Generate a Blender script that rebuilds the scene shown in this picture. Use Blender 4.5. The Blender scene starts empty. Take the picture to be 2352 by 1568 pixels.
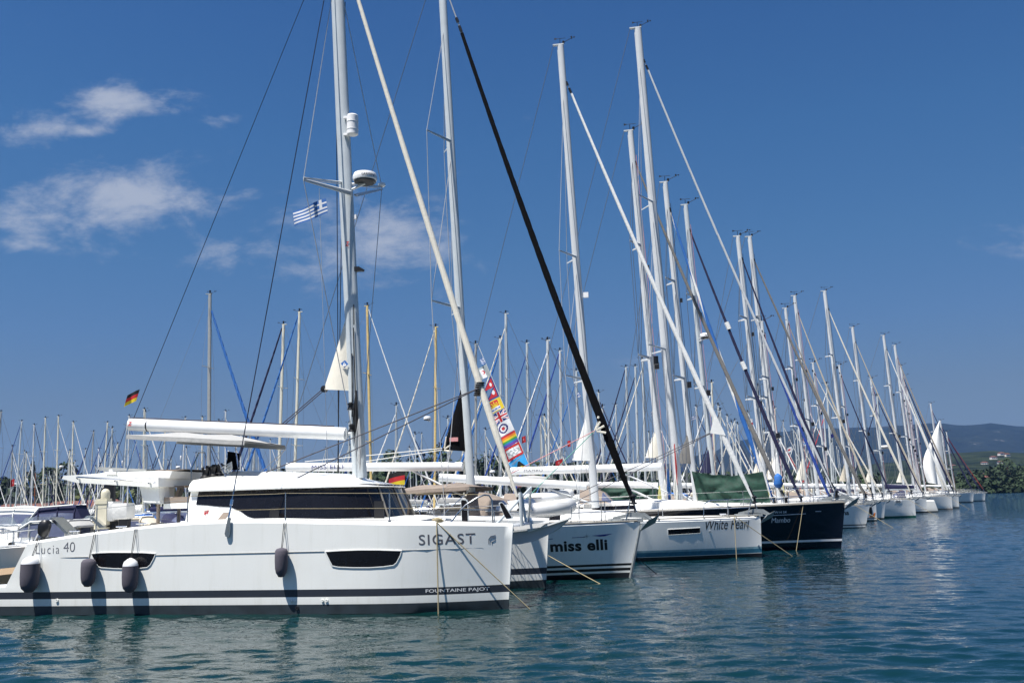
import bpy, math, random
import numpy as np
from mathutils import Vector, Matrix, noise
from mathutils.bvhtree import BVHTree
R=math.radians
random.seed(7)
sc=bpy.context.scene; C=sc.collection
# ---------------------------------------------------------------- camera
F=960.;RHO=.027;H=2.25;K=1024/2352.
TH=math.atan(159.04/F)
ct,st,cr,sr=math.cos(TH),math.sin(TH),math.cos(RHO),math.sin(RHO)
cam=bpy.data.cameras.new('camera'); camo=bpy.data.objects.new('camera',cam); C.objects.link(camo)
up0=Vector((0,-st,ct)); rt=Vector((1,0,0))
X=rt*cr-up0*sr; Y=rt*sr+up0*cr; Zc=-Vector((0,ct,st))
m=Matrix((X,Y,Zc)).transposed().to_4x4(); m.translation=(0,0,H); camo.matrix_world=m
cam.sensor_width=36; cam.lens=F/1024*36; cam.clip_start=.1; cam.clip_end=30000
sc.camera=camo
# ---------------------------------------------------------------- sky, sun, exposure
SUN_EL=R(66); sdir=Vector((-.73,-.69,0)).normalized()*math.cos(SUN_EL)+Vector((0,0,math.sin(SUN_EL)))
w=bpy.data.worlds.new('World'); sc.world=w; w.use_nodes=True
N=w.node_tree.nodes; Lk=w.node_tree.links; N.clear()
def nd(N,t,**k):
    n=N.new(t)
    for a,b in k.items(): setattr(n,a,b)
    return n
def mth(N,L,op,a,b=None,c=None,clamp=False):
    n=N.new('ShaderNodeMath'); n.operation=op; n.use_clamp=clamp
    for i,v in enumerate((a,b,c)):
        if v is None: continue
        if isinstance(v,(int,float)): n.inputs[i].default_value=v
        else: L.new(v,n.inputs[i])
    return n.outputs[0]
sky=nd(N,'ShaderNodeTexSky',sky_type='NISHITA',sun_disc=False,sun_elevation=SUN_EL,air_density=1.25,dust_density=.5,ozone_density=3.0)
sky.sun_rotation=math.atan2(sdir.x,sdir.y)
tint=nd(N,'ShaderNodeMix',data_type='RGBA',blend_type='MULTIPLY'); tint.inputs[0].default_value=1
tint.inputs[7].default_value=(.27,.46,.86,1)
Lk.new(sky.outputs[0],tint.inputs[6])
bg=nd(N,'ShaderNodeBackground'); bg.inputs[1].default_value=.05
wo=nd(N,'ShaderNodeOutputWorld'); Lk.new(bg.outputs[0],wo.inputs[0])
tc=nd(N,'ShaderNodeTexCoord'); sep=nd(N,'ShaderNodeSeparateXYZ'); Lk.new(tc.outputs['Generated'],sep.inputs[0])
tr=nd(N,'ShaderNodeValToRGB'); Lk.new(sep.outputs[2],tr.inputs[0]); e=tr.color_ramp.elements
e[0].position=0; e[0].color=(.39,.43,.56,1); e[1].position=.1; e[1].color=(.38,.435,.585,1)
for po,co_ in ((.17,(.345,.48,.70)),(.25,(.31,.52,.74)),(.36,(.27,.53,.79)),(.48,(.225,.48,.79)),(.62,(.30,.55,.84)),(.8,(.52,.63,.82))): x_=e.new(po); x_.color=(*co_,1)  # paler top stops, above the frame, added to whiten the light on masts
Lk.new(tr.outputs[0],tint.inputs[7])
ym=mth(N,Lk,'MAXIMUM',sep.outputs[1],.05)
px=mth(N,Lk,'DIVIDE',sep.outputs[0],ym); pz=mth(N,Lk,'DIVIDE',sep.outputs[2],ym)
cmb=nd(N,'ShaderNodeCombineXYZ'); Lk.new(px,cmb.inputs[0]); Lk.new(mth(N,Lk,'MULTIPLY',pz,1.9),cmb.inputs[1])
nz=nd(N,'ShaderNodeTexNoise'); nz.inputs['Scale'].default_value=10; nz.inputs['Detail'].default_value=9; nz.inputs['Roughness'].default_value=.66; nz.inputs['Distortion'].default_value=.22
Lk.new(cmb.outputs[0],nz.inputs['Vector'])
def ray(qx,qy):
    u=qx*K-512;v=341-qy*K
    a=u*cr+v*sr;b=-u*sr+v*cr
    return (a,F*ct-b*st,F*st+b*ct)
acc=None
for (cx,cy,rx,ry,amp) in [(270,232,210,60,1.0),(60,290,160,65,1.1),(290,465,260,125,1.25),(110,500,170,60,1.0),(70,562,150,38,1.05),(190,300,90,30,.9),(520,272,120,34,.62),(520,580,150,60,.8),(850,560,290,135,1.15),(700,620,150,45,.9),(1080,512,110,40,.7),(2300,570,320,60,.62),(1500,830,300,40,.5)]:
    r0=ray(cx,cy); r1=ray(cx+rx,cy); r2=ray(cx,cy-ry)
    x0,z0=r0[0]/r0[1],r0[2]/r0[1]; ex=abs(r1[0]/r1[1]-x0); ez=abs(r2[2]/r2[1]-z0)
    dx=mth(N,Lk,'DIVIDE',mth(N,Lk,'SUBTRACT',px,x0),ex); dz=mth(N,Lk,'DIVIDE',mth(N,Lk,'SUBTRACT',pz,z0),ez)
    d=mth(N,Lk,'ADD',mth(N,Lk,'MULTIPLY',dx,dx),mth(N,Lk,'MULTIPLY',dz,dz))
    k=mth(N,Lk,'MULTIPLY',mth(N,Lk,'SUBTRACT',1,mth(N,Lk,'SQRT',mth(N,Lk,'MULTIPLY',d,.5)),clamp=True),amp)
    acc=k if acc is None else mth(N,Lk,'MAXIMUM',acc,k)
cl=mth(N,Lk,'ADD',mth(N,Lk,'MULTIPLY',nz.outputs[0],2.7),mth(N,Lk,'SUBTRACT',mth(N,Lk,'MULTIPLY',acc,1.0),1.74))
rmp=nd(N,'ShaderNodeMapRange',interpolation_type='SMOOTHSTEP'); Lk.new(cl,rmp.inputs[0])
rmp.clamp=True
for i,v in zip((1,2,3,4),(.0,.95,0,.88)): rmp.inputs[i].default_value=v
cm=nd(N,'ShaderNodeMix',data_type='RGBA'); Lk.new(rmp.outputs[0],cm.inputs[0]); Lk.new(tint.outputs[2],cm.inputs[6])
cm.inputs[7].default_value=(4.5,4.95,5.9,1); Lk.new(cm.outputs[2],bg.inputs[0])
sl=bpy.data.lights.new('sun','SUN'); sl.energy=4.3; sl.angle=R(.5); sl.color=(1,.96,.90)
so=bpy.data.objects.new('sun',sl); C.objects.link(so); so.rotation_euler=sdir.to_track_quat('Z','Y').to_euler(); so.location=(0,0,60)
sc.view_settings.view_transform='Standard'; sc.view_settings.look='None'; sc.view_settings.exposure=1.0; sc.view_settings.gamma=1
# ---------------------------------------------------------------- measuring helpers (photo measurements -> metres on real planes)
ZN={1:(0,918.8,.32966),2:(574.2,918.8,.32966),3:(1148.4,861.3,.32966),4:(1722.7,861.3,.32966),5:(516.8,0,.32966),6:(631.6,488.1,.32966),7:(1205.9,0,.32966),8:(1205.9,488.1,.32966),9:(0,918.8,.15383),10:(287.1,918.8,.15383),11:(0,1119.7,.15383),12:(861.3,1004.9,.14648),13:(1062.3,775.2,.2198),14:(1435.5,1033.6,.19531),15:(1894.9,918.8,.18311),16:(2009.8,947.5,.1465),17:(1579.1,516.8,.36613),18:(344.5,602.9,.2746),0:(0,0,1)}
def q(z,x,y): a=ZN[z]; return (a[0]+x*a[2],a[1]+y*a[2])
def ground(qx,qy,z=0):
    r=ray(qx,qy);s=(z-H)/r[2];return (r[0]*s,r[1]*s,z)
def atD(qx,qy,D):
    r=ray(qx,qy);s=D/r[1];return (r[0]*s,D,H+r[2]*s)
class Fr:
    def __init__(s,o,deg):
        a=R(deg);s.o=o;s.deg=deg;s.f=(math.cos(a),-math.sin(a));s.l=(math.sin(a),math.cos(a))
    def p(s,z,x,y,lat=0):
        r=ray(*q(z,x,y));n=s.l
        t=(lat+s.o[0]*n[0]+s.o[1]*n[1])/(r[0]*n[0]+r[1]*n[1])
        X=r[0]*t-s.o[0];Y=r[1]*t-s.o[1]
        return (X*s.f[0]+Y*s.f[1],H+r[2]*t)
    def p3(s,z,x,y,lat=0):
        a=s.p(z,x,y,lat); return (a[0],lat,a[1])
# ---------------------------------------------------------------- materials
MT={}
def mat(name,col,rough=.5,metal=0,noise_=.06,scale=6,spec=.5,alpha=1,bump=0,trans=0,coat=0,obj=True):
    m=bpy.data.materials.new(name); m.use_nodes=True; n=m.node_tree.nodes; L=m.node_tree.links
    b=n['Principled BSDF']; b.inputs['Roughness'].default_value=rough; b.inputs['Metallic'].default_value=metal
    b.inputs['Specular IOR Level'].default_value=spec; b.inputs['Alpha'].default_value=alpha; b.inputs['Coat Weight'].default_value=coat
    b.inputs['Transmission Weight'].default_value=trans
    t=n.new('ShaderNodeTexCoord'); z=n.new('ShaderNodeTexNoise'); z.inputs['Scale'].default_value=scale; z.inputs['Detail'].default_value=5
    L.new(t.outputs['Object'],z.inputs['Vector'])
    mr=n.new('ShaderNodeMapRange'); L.new(z.outputs[0],mr.inputs[0]); mr.inputs[1].default_value=.3; mr.inputs[2].default_value=.7
    mr.inputs[3].default_value=1-noise_; mr.inputs[4].default_value=1+noise_
    mx=n.new('ShaderNodeVectorMath'); mx.operation='SCALE'; mx.inputs[0].default_value=col; L.new(mr.outputs[0],mx.inputs['Scale'])
    L.new(mx.outputs[0],b.inputs['Base Color'])
    if bump:
        z2=n.new('ShaderNodeTexNoise'); z2.inputs['Scale'].default_value=scale*2.5; z2.inputs['Detail'].default_value=4; L.new(t.outputs['Object'],z2.inputs['Vector'])
        bp=n.new('ShaderNodeBump'); bp.inputs['Strength'].default_value=bump; bp.inputs['Distance'].default_value=.03; L.new(z2.outputs[0],bp.inputs['Height']); L.new(bp.outputs[0],b.inputs['Normal'])
    MT[name]=m; return m
mat('gelcoat',(.83,.835,.80),.22,noise_=.025,scale=1.2,coat=.3)
def grime(m):
    n=m.node_tree.nodes; L=m.node_tree.links; b=n['Principled BSDF']; src=b.inputs['Base Color'].links[0].from_socket
    t=n.new('ShaderNodeTexCoord'); mp=n.new('ShaderNodeMapping'); mp.inputs['Scale'].default_value=(5,5,.45); L.new(t.outputs['Object'],mp.inputs[0])
    z=n.new('ShaderNodeTexNoise'); z.inputs['Scale'].default_value=1.6; z.inputs['Detail'].default_value=7; z.inputs['Roughness'].default_value=.7; L.new(mp.outputs[0],z.inputs['Vector'])
    r=n.new('ShaderNodeMapRange'); L.new(z.outputs[0],r.inputs[0]); r.inputs[1].default_value=.52; r.inputs[2].default_value=.80; r.inputs[3].default_value=0; r.inputs[4].default_value=.22
    sx=n.new('ShaderNodeSeparateXYZ'); L.new(t.outputs['Object'],sx.inputs[0])
    lo=n.new('ShaderNodeMapRange'); L.new(sx.outputs[2],lo.inputs[0]); lo.inputs[1].default_value=.42; lo.inputs[2].default_value=.18; lo.inputs[3].default_value=0; lo.inputs[4].default_value=.4
    a=mth(n,L,'MULTIPLY',lo.outputs[0],z.outputs[0]); a=mth(n,L,'ADD',a,r.outputs[0],clamp=True)
    mx=n.new('ShaderNodeMix'); mx.data_type='RGBA'; L.new(a,mx.inputs[0]); L.new(src,mx.inputs[6]); mx.inputs[7].default_value=(.50,.49,.40,1); L.new(mx.outputs[2],b.inputs['Base Color'])
grime(MT['gelcoat'])
mat('gelcoat_warm',(.76,.745,.70),.25,noise_=.03,scale=1.5)
mat('deck_white',(.78,.78,.75),.5,noise_=.03,scale=3)
mat('deck_grey',(.48,.49,.48),.6)
mat('toerail',(.18,.17,.15),.5)
mat('antifoul',(.022,.032,.04),.55,noise_=.3,scale=3)
mat('antifoul_black',(.01,.011,.014),.5,noise_=.25)
mat('charcoal',(.028,.033,.045),.35)
mat('black',(.008,.008,.01),.4)
mat('navy_hull',(.003,.004,.011),.12,noise_=.05,coat=.2)
mat('navy',(.008,.01,.05),.8,bump=.3)
mat('blue',(.02,.13,.42),.75,bump=.3)
mat('royal',(.015,.055,.28),.75,bump=.3)
mat('teal_light',(.22,.36,.40),.3,noise_=.15,scale=8)
mat('teal_dark',(.03,.13,.20),.3,noise_=.15,scale=8)
mat('green_dark',(.008,.10,.07),.4)
mat('sail_red',(.22,.02,.03),.8)
mat('tarp',(.003,.036,.022),.75,noise_=.3,scale=9,bump=.4)
mat('glass',(.008,.008,.010),.06,noise_=.1,spec=.3)
mat('glass_clear',(.25,.3,.34),.08,alpha=.45)
mat('vinyl',(.14,.16,.26),.15,alpha=.75)
mat('alu',(.52,.56,.57),.35,metal=.12,noise_=.05,scale=3)
mat('alu_white',(.54,.56,.57),.35,noise_=.04,scale=2)
mat('alu_cream',(.62,.60,.50),.45,noise_=.06)
mat('alu_grey',(.36,.37,.36),.45,metal=.2,noise_=.08)
mat('boomwhite',(.74,.75,.75),.25,noise_=.03,coat=.3)
mat('wood_mast',(.62,.46,.19),.5,noise_=.1)
mat('wood_red',(.33,.11,.04),.5)
mat('teak',(.30,.21,.12),.7,noise_=.15,scale=20)
mat('steel',(.62,.63,.65),.18,metal=1,noise_=.04)
mat('galv',(.33,.35,.35),.45,metal=.5,noise_=.15,scale=14)
mat('wire',(.20,.21,.22),.4,metal=.5)
mat('wire_light',(.50,.50,.49),.45,metal=.2)
mat('wire_dark',(.012,.014,.03),.5)
mat('sail_cream',(.72,.68,.58),.8,noise_=.04,scale=5,bump=.2)
mat('sail_white',(.78,.78,.75),.8,noise_=.04,scale=4,bump=.3)
mat('sail_black',(.004,.004,.005),.95,spec=.1,bump=.4)
mat('sail_grey',(.17,.165,.155),.85,bump=.4)
mat('sail_tan',(.50,.45,.36),.8,bump=.3)
mat('sail_brown',(.33,.29,.24),.8,bump=.3)
mat('taupe',(.24,.195,.16),.85,noise_=.07,scale=5,bump=.3)
mat('canvas_grey',(.36,.36,.35),.85,noise_=.05,scale=5,bump=.4)
mat('canvas_beige',(.58,.52,.41),.85,noise_=.08,scale=4,bump=.5)
mat('cushion',(.25,.20,.16),.8)
mat('fender_cloth',(.085,.078,.098),.95,noise_=.12,scale=60,bump=.3)
mat('fender_white',(.74,.75,.76),.4)
mat('rope',(.36,.30,.18),.9,noise_=.25,scale=60)
mat('rope_white',(.62,.62,.58),.9,noise_=.1,scale=40)
mat('rope_red',(.42,.05,.05),.8); mat('rope_pink',(.55,.25,.25),.8); mat('rope_dark',(.035,.025,.03),.8); mat('rope_blue',(.03,.16,.45),.8)
mat('rope_black',(.006,.006,.007),.8)
mat('rope_green',(.12,.35,.28),.8); mat('rope_yellow',(.55,.52,.2),.8)
mat('pvc',(.56,.57,.57),.4,noise_=.05,scale=3)
mat('pvc_white',(.70,.71,.71),.4,noise_=.05,scale=3)
mat('cream_plastic',(.60,.56,.43),.45)
mat('cover_white',(.62,.62,.60),.8,bump=.5)
mat('lettering_grey',(.10,.10,.12),.5); mat('lettering_black',(.004,.004,.005),.5); mat('lettering_white',(.75,.75,.75),.5)
mat('red',(.52,.02,.025),.7); mat('white',(.78,.78,.78),.7); mat('yellow',(.70,.52,.02),.7); mat('orange',(.75,.2,.02),.7)
mat('green',(.03,.3,.06),.7); mat('purple',(.15,.03,.3),.7); mat('flag_blue',(.03,.14,.42),.7); mat('sky_blue',(.03,.36,.75),.7); mat('greyish',(.35,.4,.4),.8)
mat('flag_navy',(.012,.02,.16),.7); mat('flag_black',(.01,.01,.01),.7)
mat('roof_tile',(.16,.062,.045),.85,noise_=.2,scale=2); mat('wall_plaster',(.58,.50,.42),.9); mat('wall_white',(.66,.63,.58),.9)
mat('maroon',(.10,.012,.015),.5)
mat('fcrown',(.018,.036,.012),.9,noise_=.55,scale=.35)
mat('trunk',(.12,.08,.05),.9,noise_=.3)
mat('reed',(.10,.12,.035),.9,noise_=.4,scale=.6)
mat('sand',(.33,.25,.16),.95,noise_=.2,scale=.1)
mat('concrete',(.38,.37,.35),.9)
# ---------------------------------------------------------------- mesh builder
class MB:
    def __init__(s): s.v=[];s.f=[];s.m=[];s.sm=[]
    def add(s,vs,fs,mi=0,smooth=True):
        o=len(s.v); s.v+= [tuple(v) for v in vs]
        for f in fs: s.f.append([o+i for i in f]); s.m.append(mi); s.sm.append(smooth)
        return s
    def box(s,c,d,mi=0,rz=0,ry=0,bev=0):
        x,y,z=[a/2 for a in d]; mt=Matrix.Rotation(rz,3,'Z')@Matrix.Rotation(ry,3,'Y')
        vs=[Vector(c)+mt@Vector((sx*x,sy*y,sz*z)) for sx in(-1,1) for sy in(-1,1) for sz in(-1,1)]
        return s.add(vs,[(0,1,3,2),(4,6,7,5),(0,4,5,1),(2,3,7,6),(0,2,6,4),(1,5,7,3)],mi,False)
    def ring(s,p,d,r,n,ry=None,upv=None,ph=0):
        d=Vector(d).normalized(); u=Vector(upv) if upv is not None else (Vector((0,1,0)) if abs(d.y)<.9 else Vector((1,0,0)))
        a=(u-d*u.dot(d)).normalized(); b=d.cross(a)
        if ry is None: ry=r
        return [Vector(p)+a*(math.cos(2*math.pi*i/n+ph)*ry)+b*(math.sin(2*math.pi*i/n+ph)*r) for i in range(n)]
    def loft(s,rings,mi=0,cap=True,closed=True,smooth=True):
        n=len(rings[0]); vs=[v for r in rings for v in r]; fs=[]
        for k in range(len(rings)-1):
            for i in range(n if closed else n-1):
                j=(i+1)%n; fs.append((k*n+i,k*n+j,(k+1)*n+j,(k+1)*n+i))
        s.add(vs,fs,mi,smooth)
        if cap and closed:
            s.add(rings[0],[tuple(range(n))[::-1]],mi,False); s.add(rings[-1],[tuple(range(n))],mi,False)
        return s
    def tube(s,p0,p1,r0,r1=None,n=6,mi=0,ry=None,cap=True):
        r1=r0 if r1 is None else r1; d=Vector(p1)-Vector(p0)
        k=(ry/r0) if ry else 1
        return s.loft([s.ring(p0,d,r0,n,r0*k),s.ring(p1,d,r1,n,r1*k)],mi,cap)
    def path(s,pts,r,n=6,mi=0,cap=True):
        P=[Vector(p) for p in pts]; rg=[]
        for i,p in enumerate(P):
            d=(P[min(i+1,len(P)-1)]-P[max(i-1,0)])
            rr=r[i] if isinstance(r,(list,tuple)) else r
            d=d.normalized() if d.length>1e-6 else Vector((0,0,1))
            if i==0: up=Vector((0,1,0)) if abs(d.y)<.9 else Vector((1,0,0))
            up=(up-d*up.dot(d)); up=up.normalized() if up.length>1e-4 else d.orthogonal().normalized()
            rg.append(s.ring(p,d,rr,n,upv=up))
        return s.loft(rg,mi,cap)
    def lathe(s,c,prof,n=16,mi=0,ax='Z'):
        rg=[]
        for r,h in prof:
            if ax=='Z': rg.append([(c[0]+r*math.cos(2*math.pi*i/n),c[1]+r*math.sin(2*math.pi*i/n),c[2]+h) for i in range(n)])
            elif ax=='Y': rg.append([(c[0]+r*math.cos(2*math.pi*i/n),c[1]+h,c[2]-r*math.sin(2*math.pi*i/n)) for i in range(n)])
            else: rg.append([(c[0]+h,c[1]+r*math.cos(2*math.pi*i/n),c[2]+r*math.sin(2*math.pi*i/n)) for i in range(n)])
        return s.loft(rg,mi)
    def prism(s,poly,y0,y1,mi=0,smooth=False):   # poly in x,z
        a=[(x,y0,z) for x,z in poly]; b=[(x,y1,z) for x,z in poly]; return s.loft([a,b],mi,True,True,smooth)
    def build(s,name,mats,parent=None,ang=35):
        me=bpy.data.meshes.new(name); me.from_pydata(s.v,[],s.f)
        for mm in ([mats] if isinstance(mats,str) else mats): me.materials.append(MT[mm])
        me.polygons.foreach_set('material_index',s.m); me.polygons.foreach_set('use_smooth',s.sm)
        me.update()
        try: me.set_sharp_from_angle(angle=R(ang))
        except Exception: pass
        o=bpy.data.objects.new(name,me); C.objects.link(o)
        if parent is not None: o.parent=parent
        return o
def tag(o,label,cat,group=None):
    o['label']=label; o['category']=cat
    if group: o['group']=group
    return o
def empty(name,loc,rz=0,label=None,cat=None,group=None):
    o=bpy.data.objects.new(name,None); C.objects.link(o); o.location=loc; o.rotation_euler=(0,0,rz); o.empty_display_size=.3
    if label: tag(o,label,cat,group)
    return o
def struct(o): o['kind']='structure'; return o
def lerp(a,b,t): return a+(b-a)*t
def wires(name,segs,r,m,parent,n=4):
    b=MB()
    for a,c in segs: b.tube(a,c,r,n=n)
    return b.build(name,m,parent)
# ---------------------------------------------------------------- text
def text_mesh(s,off=0,spacing=1,res=4):
    cu=bpy.data.curves.new('lettering','FONT'); cu.body=s; cu.offset=off; cu.space_character=spacing; cu.resolution_u=res
    o=bpy.data.objects.new('lettering',cu); C.objects.link(o)
    bpy.context.view_layer.update()
    me=bpy.data.meshes.new_from_object(o.evaluated_get(bpy.context.evaluated_depsgraph_get()))
    C.objects.unlink(o); bpy.data.objects.remove(o)
    return me
def letter(s,parent,x0,x1,z0,z1,surf,m,off=0,shear=0,spacing=1,slope=0,name='lettering'):
    """fit text into x0..x1, z0..z1 of a surface seen from -y; surf(x,z)->y"""
    me=text_mesh(s,off,spacing); import bmesh; bm=bmesh.new(); bm.from_mesh(me); bmesh.ops.triangulate(bm,faces=bm.faces[:])
    ys=[v.co.y for v in bm.verts]; lim=(max(ys)-min(ys))*.3
    for _ in range(2):
        ed=[e for e in bm.edges if e.calc_length()>lim]
        if ed: bmesh.ops.subdivide_edges(bm,edges=ed,cuts=1); bmesh.ops.triangulate(bm,faces=bm.faces[:])
    bm.to_mesh(me); bm.free(); co=np.empty(len(me.vertices)*3); me.vertices.foreach_get('co',co); co=co.reshape(-1,3)
    co[:,0]+=shear*co[:,1]
    a=co.min(0);b=co.max(0)
    for v in co:
        x=x0+(v[0]-a[0])/(b[0]-a[0])*(x1-x0); z=z0+(v[1]-a[1])/(b[1]-a[1])*(z1-z0)+slope*(x-x0)
        v[:]=(x,surf(x,z)-.0035,z)
    me.vertices.foreach_set('co',co.ravel()); me.materials.clear(); me.materials.append(MT[m]); me.update()
    o=bpy.data.objects.new(name,me); C.objects.link(o); o.parent=parent; return o
# ---------------------------------------------------------------- hull
class Hull:
    def __init__(s,L,B,Fb,Fm,Fs,rake=.3,srake=0.,tm=.55,p=2.1,ts=.9,cwb=.3,cwm=.88,bw=.03,cham=.05,absl=(0,),ymir=False,zk=None,sheer=None):
        s.__dict__.update(locals()); s.bvh=None
    def fb(s,t):
        if s.sheer: 
            P=s.sheer
            for (a,za),(b,zb) in zip(P,P[1:]):
                if t<=b: return lerp(za,zb,(t-a)/(b-a))
            return P[-1][1]
        return s.Fb*(1-t)*(1-2*t)+4*s.Fm*t*(1-t)+s.Fs*t*(2*t-1)
    def w(s,t):
        k=min(max(t,0)/s.tm,1); a=s.B/2*(1-(1-k)**s.p)
        if t>s.tm: a*=lerp(1,s.ts,((t-s.tm)/(1-s.tm))**1.6)
        return max(a,s.bw)
    def hb(s,t,z):
        f=max(0,min(1,z/s.fb(t))); cw=lerp(s.cwb,s.cwm,min(1,max(t,0)/.35)**.7)
        y=s.w(t)*(cw+(1-cw)*f**.7)
        if z<0: y*=max(.1,1+z*1.3)
        return max(y,s.bw*.6)
    def xb(s,z): return s.rake*max(-.3,z/s.Fb)
    def xs(s,z): return -s.L+s.srake*max(0,z/s.Fs)
    def X(s,t,z): a=s.xb(z); return a+(s.xs(z)-a)*t
    def surf(s,x,z):
        if s.bvh:
            h_=s.bvh.ray_cast(Vector((x,-12,z)),Vector((0,1,0)))
            if h_[0] is not None: return h_[0].y
        a=s.xb(z); t=(a-x)/(a-s.xs(z)); return -s.hb(t,z)
    def build(s,parent,bands,hm,dm,n=26,name='hull',off=0,extra=(),deckmat=1):
        """bands: list of (ztop, matname) upward from -0.35"""
        mats=[hm,dm]+[b[1] for b in bands]+list(extra)
        lv=[-.35]+[b[0] for b in bands]
        ups=(.25,.5,.75,1)
        ts=[(i/n)**1.35 for i in range(n+1)]
        mb=MB(); rows=[]; 
        def zrow(k,t):
            if k<len(lv): return lv[k]
            f=s.fb(t); top=f-s.cham
            return lerp(lv[-1],top,ups[k-len(lv)]) if k<len(lv)+4 else f
        nk=len(lv)+5
        for sgn in (-1,1):
            vs=[];fs=[];g=[]
            for k in range(nk):
                for t in ts:
                    z=zrow(k,t); y=s.hb(t,min(z,s.fb(t)-.001)); 
                    if k==nk-1: y=max(.012,y-s.cham*1.1)
                    vs.append((s.X(t,z),off+sgn*y,z))
            for k in range(nk-1):
                mi=2+k if k<len(bands) else (0 if k<nk-2 else 0)
                for i in range(n):
                    a=k*(n+1)+i; f=(a,a+1,a+n+2,a+n+1)
                    mb.add([vs[j] for j in f],[(0,1,2,3) if sgn>0 else (3,2,1,0)],mi)
            rows.append([vs[k*(n+1):(k+1)*(n+1)] for k in range(nk)])
        # bow strip and transom
        for k in range(nk-1):
            mi=2+k if k<len(bands) else 0
            a,b=rows[0][k],rows[1][k]; c,d=rows[0][k+1],rows[1][k+1]
            mb.add([a[0],b[0],d[0],c[0]],[(0,1,2,3)],mi); mb.add([a[-1],b[-1],d[-1],c[-1]],[(3,2,1,0)],mi,False)
        top0,top1=rows[0][-1],rows[1][-1]; vs=[];m=4
        for a,b in zip(top0,top1):
            for j in range(m+1):
                f=j/m; wy=abs(a[1]-b[1]); vs.append((lerp(a[0],b[0],f),lerp(a[1],b[1],f),a[2]+.03*wy*4*f*(1-f)*.5))
        fs=[]
        for i in range(n):
            for j in range(m): a=i*(m+1)+j; fs.append((a,a+1,a+m+2,a+m+1))
        mb.add(vs,fs,1)
        # weld verts
        key={};nv=[];mp=[]
        for v in mb.v:
            kk=(round(v[0],4),round(v[1],4),round(v[2],4))
            if kk not in key: key[kk]=len(nv); nv.append(v)
            mp.append(key[kk])
        ff=[];mm=[];ss=[]
        for f,a,b in zip(mb.f,mb.m,mb.sm):
            g=[]; [g.append(mp[i]) for i in f if mp[i] not in g]
            if len(g)>2: ff.append(g);mm.append(a);ss.append(b)
        mb.v,mb.f,mb.m,mb.sm=nv,ff,mm,ss
        if not off: s.bvh=BVHTree.FromPolygons(nv,ff)
        return mb.build(name,mats,parent,32)
# ---------------------------------------------------------------- parts
def furl(parent,top,bot,r,m,spiral=None,name='furled_headsail',n=8,seg=44,sag=.006,wob=.07,rt=.45,m2=None):
    T,B=Vector(top),Vector(bot); L=(T-B).length; mb=MB(); rg=[]; d=(T-B).normalized()
    for i in range(seg+1):
        f=i/seg; p=B.lerp(T,f)+Vector((-1,0,-.3))*(sag*L*4*f*(1-f))
        if f<.1: rr=r*lerp(.35,1,f/.1)
        else: rr=r*lerp(1,rt,((f-.1)/.9)**1.1)
        rr*=1+wob*noise.noise(Vector((f*L*1.5,r*100,L)))
        rg.append(mb.ring(p,d,rr,n,ph=f*L*1.3))
    mb.loft(rg)
    mats=[m]
    if m2:
        mats.append(m2)
        # spiral stripe of second colour (sun strip edge) wound round the furl
        nf=len(mb.f)
        for k in range(seg):
            for i in range(n):
                idx=k*n+i
                if m2=='band':continue
                if i in (0,1,2): mb.m[idx]=1
    return mb.build(name,mats,parent)
def wind_vane(parent,p,mt='black',s=1.):
    mb=MB(); x,y,z=p
    mb.tube((x-.02,y,z),(x-.02,y,z+.22*s),.012*s,n=4); mb.tube((x-.25*s,y,z+.24*s),(x+.22*s,y,z+.24*s),.010*s,n=4)
    mb.prism([(x-.25*s,z+.2*s),(x-.1*s,z+.24*s),(x-.25*s,z+.29*s)],y-.006,y+.006)
    mb.tube((x+.05,y,z+.02),(x+.5*s,y,z+.22*s),.012*s,n=4)
    for a in range(3):
        an=a*2.1; mb.lathe((x+.5*s+.07*s*math.cos(an),y+.07*s*math.sin(an),z+.2*s),[(.004,0),(.035*s,.02*s),(.035*s,.05*s),(.004,.07*s)],6)
    mb.lathe((x+.12*s,y,z),[(.05*s,0),(.05*s,.1*s),(.02*s,.13*s)],8)
    return mb.build('wind_vane',mt,parent)
def mast_part(parent,foot,top,rx,ry,m='alu_white',n=12,band=True):
    mb=MB(); F0,T0=Vector(foot),Vector(top); d=T0-F0; rg=[]
    for f,k in ((0,1),(.3,1),(.6,1),(.85,.97),(1,.86)):
        rg.append(mb.ring(F0+d*f+Vector((-.012*d.length*4*f*(1-f)*.12,0,0)),d,rx*k,n,ry*k,upv=(0,1,0)))
    mb.loft(rg); 
    # sail track aft and masthead crane
    mb.box(T0+Vector((-rx*.6,0,.02)),(rx*3.0,ry*1.3,.05))
    mb.tube(F0+Vector((-rx*.98,0,1)),T0+Vector((-rx*.85,0,-.2)),.016,n=4)
    return mb.build('mast',m,parent)
def spreader(parent,root,tip,r=.03,m='alu_white'):
    mb=MB(); d=Vector(tip)-Vector(root)
    mb.loft([mb.ring(root,d,r*1.5,8,r*.6),mb.ring(tip,d,r*.8,8,r*.4)])
    return mb.build('spreader',m,parent)
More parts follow.
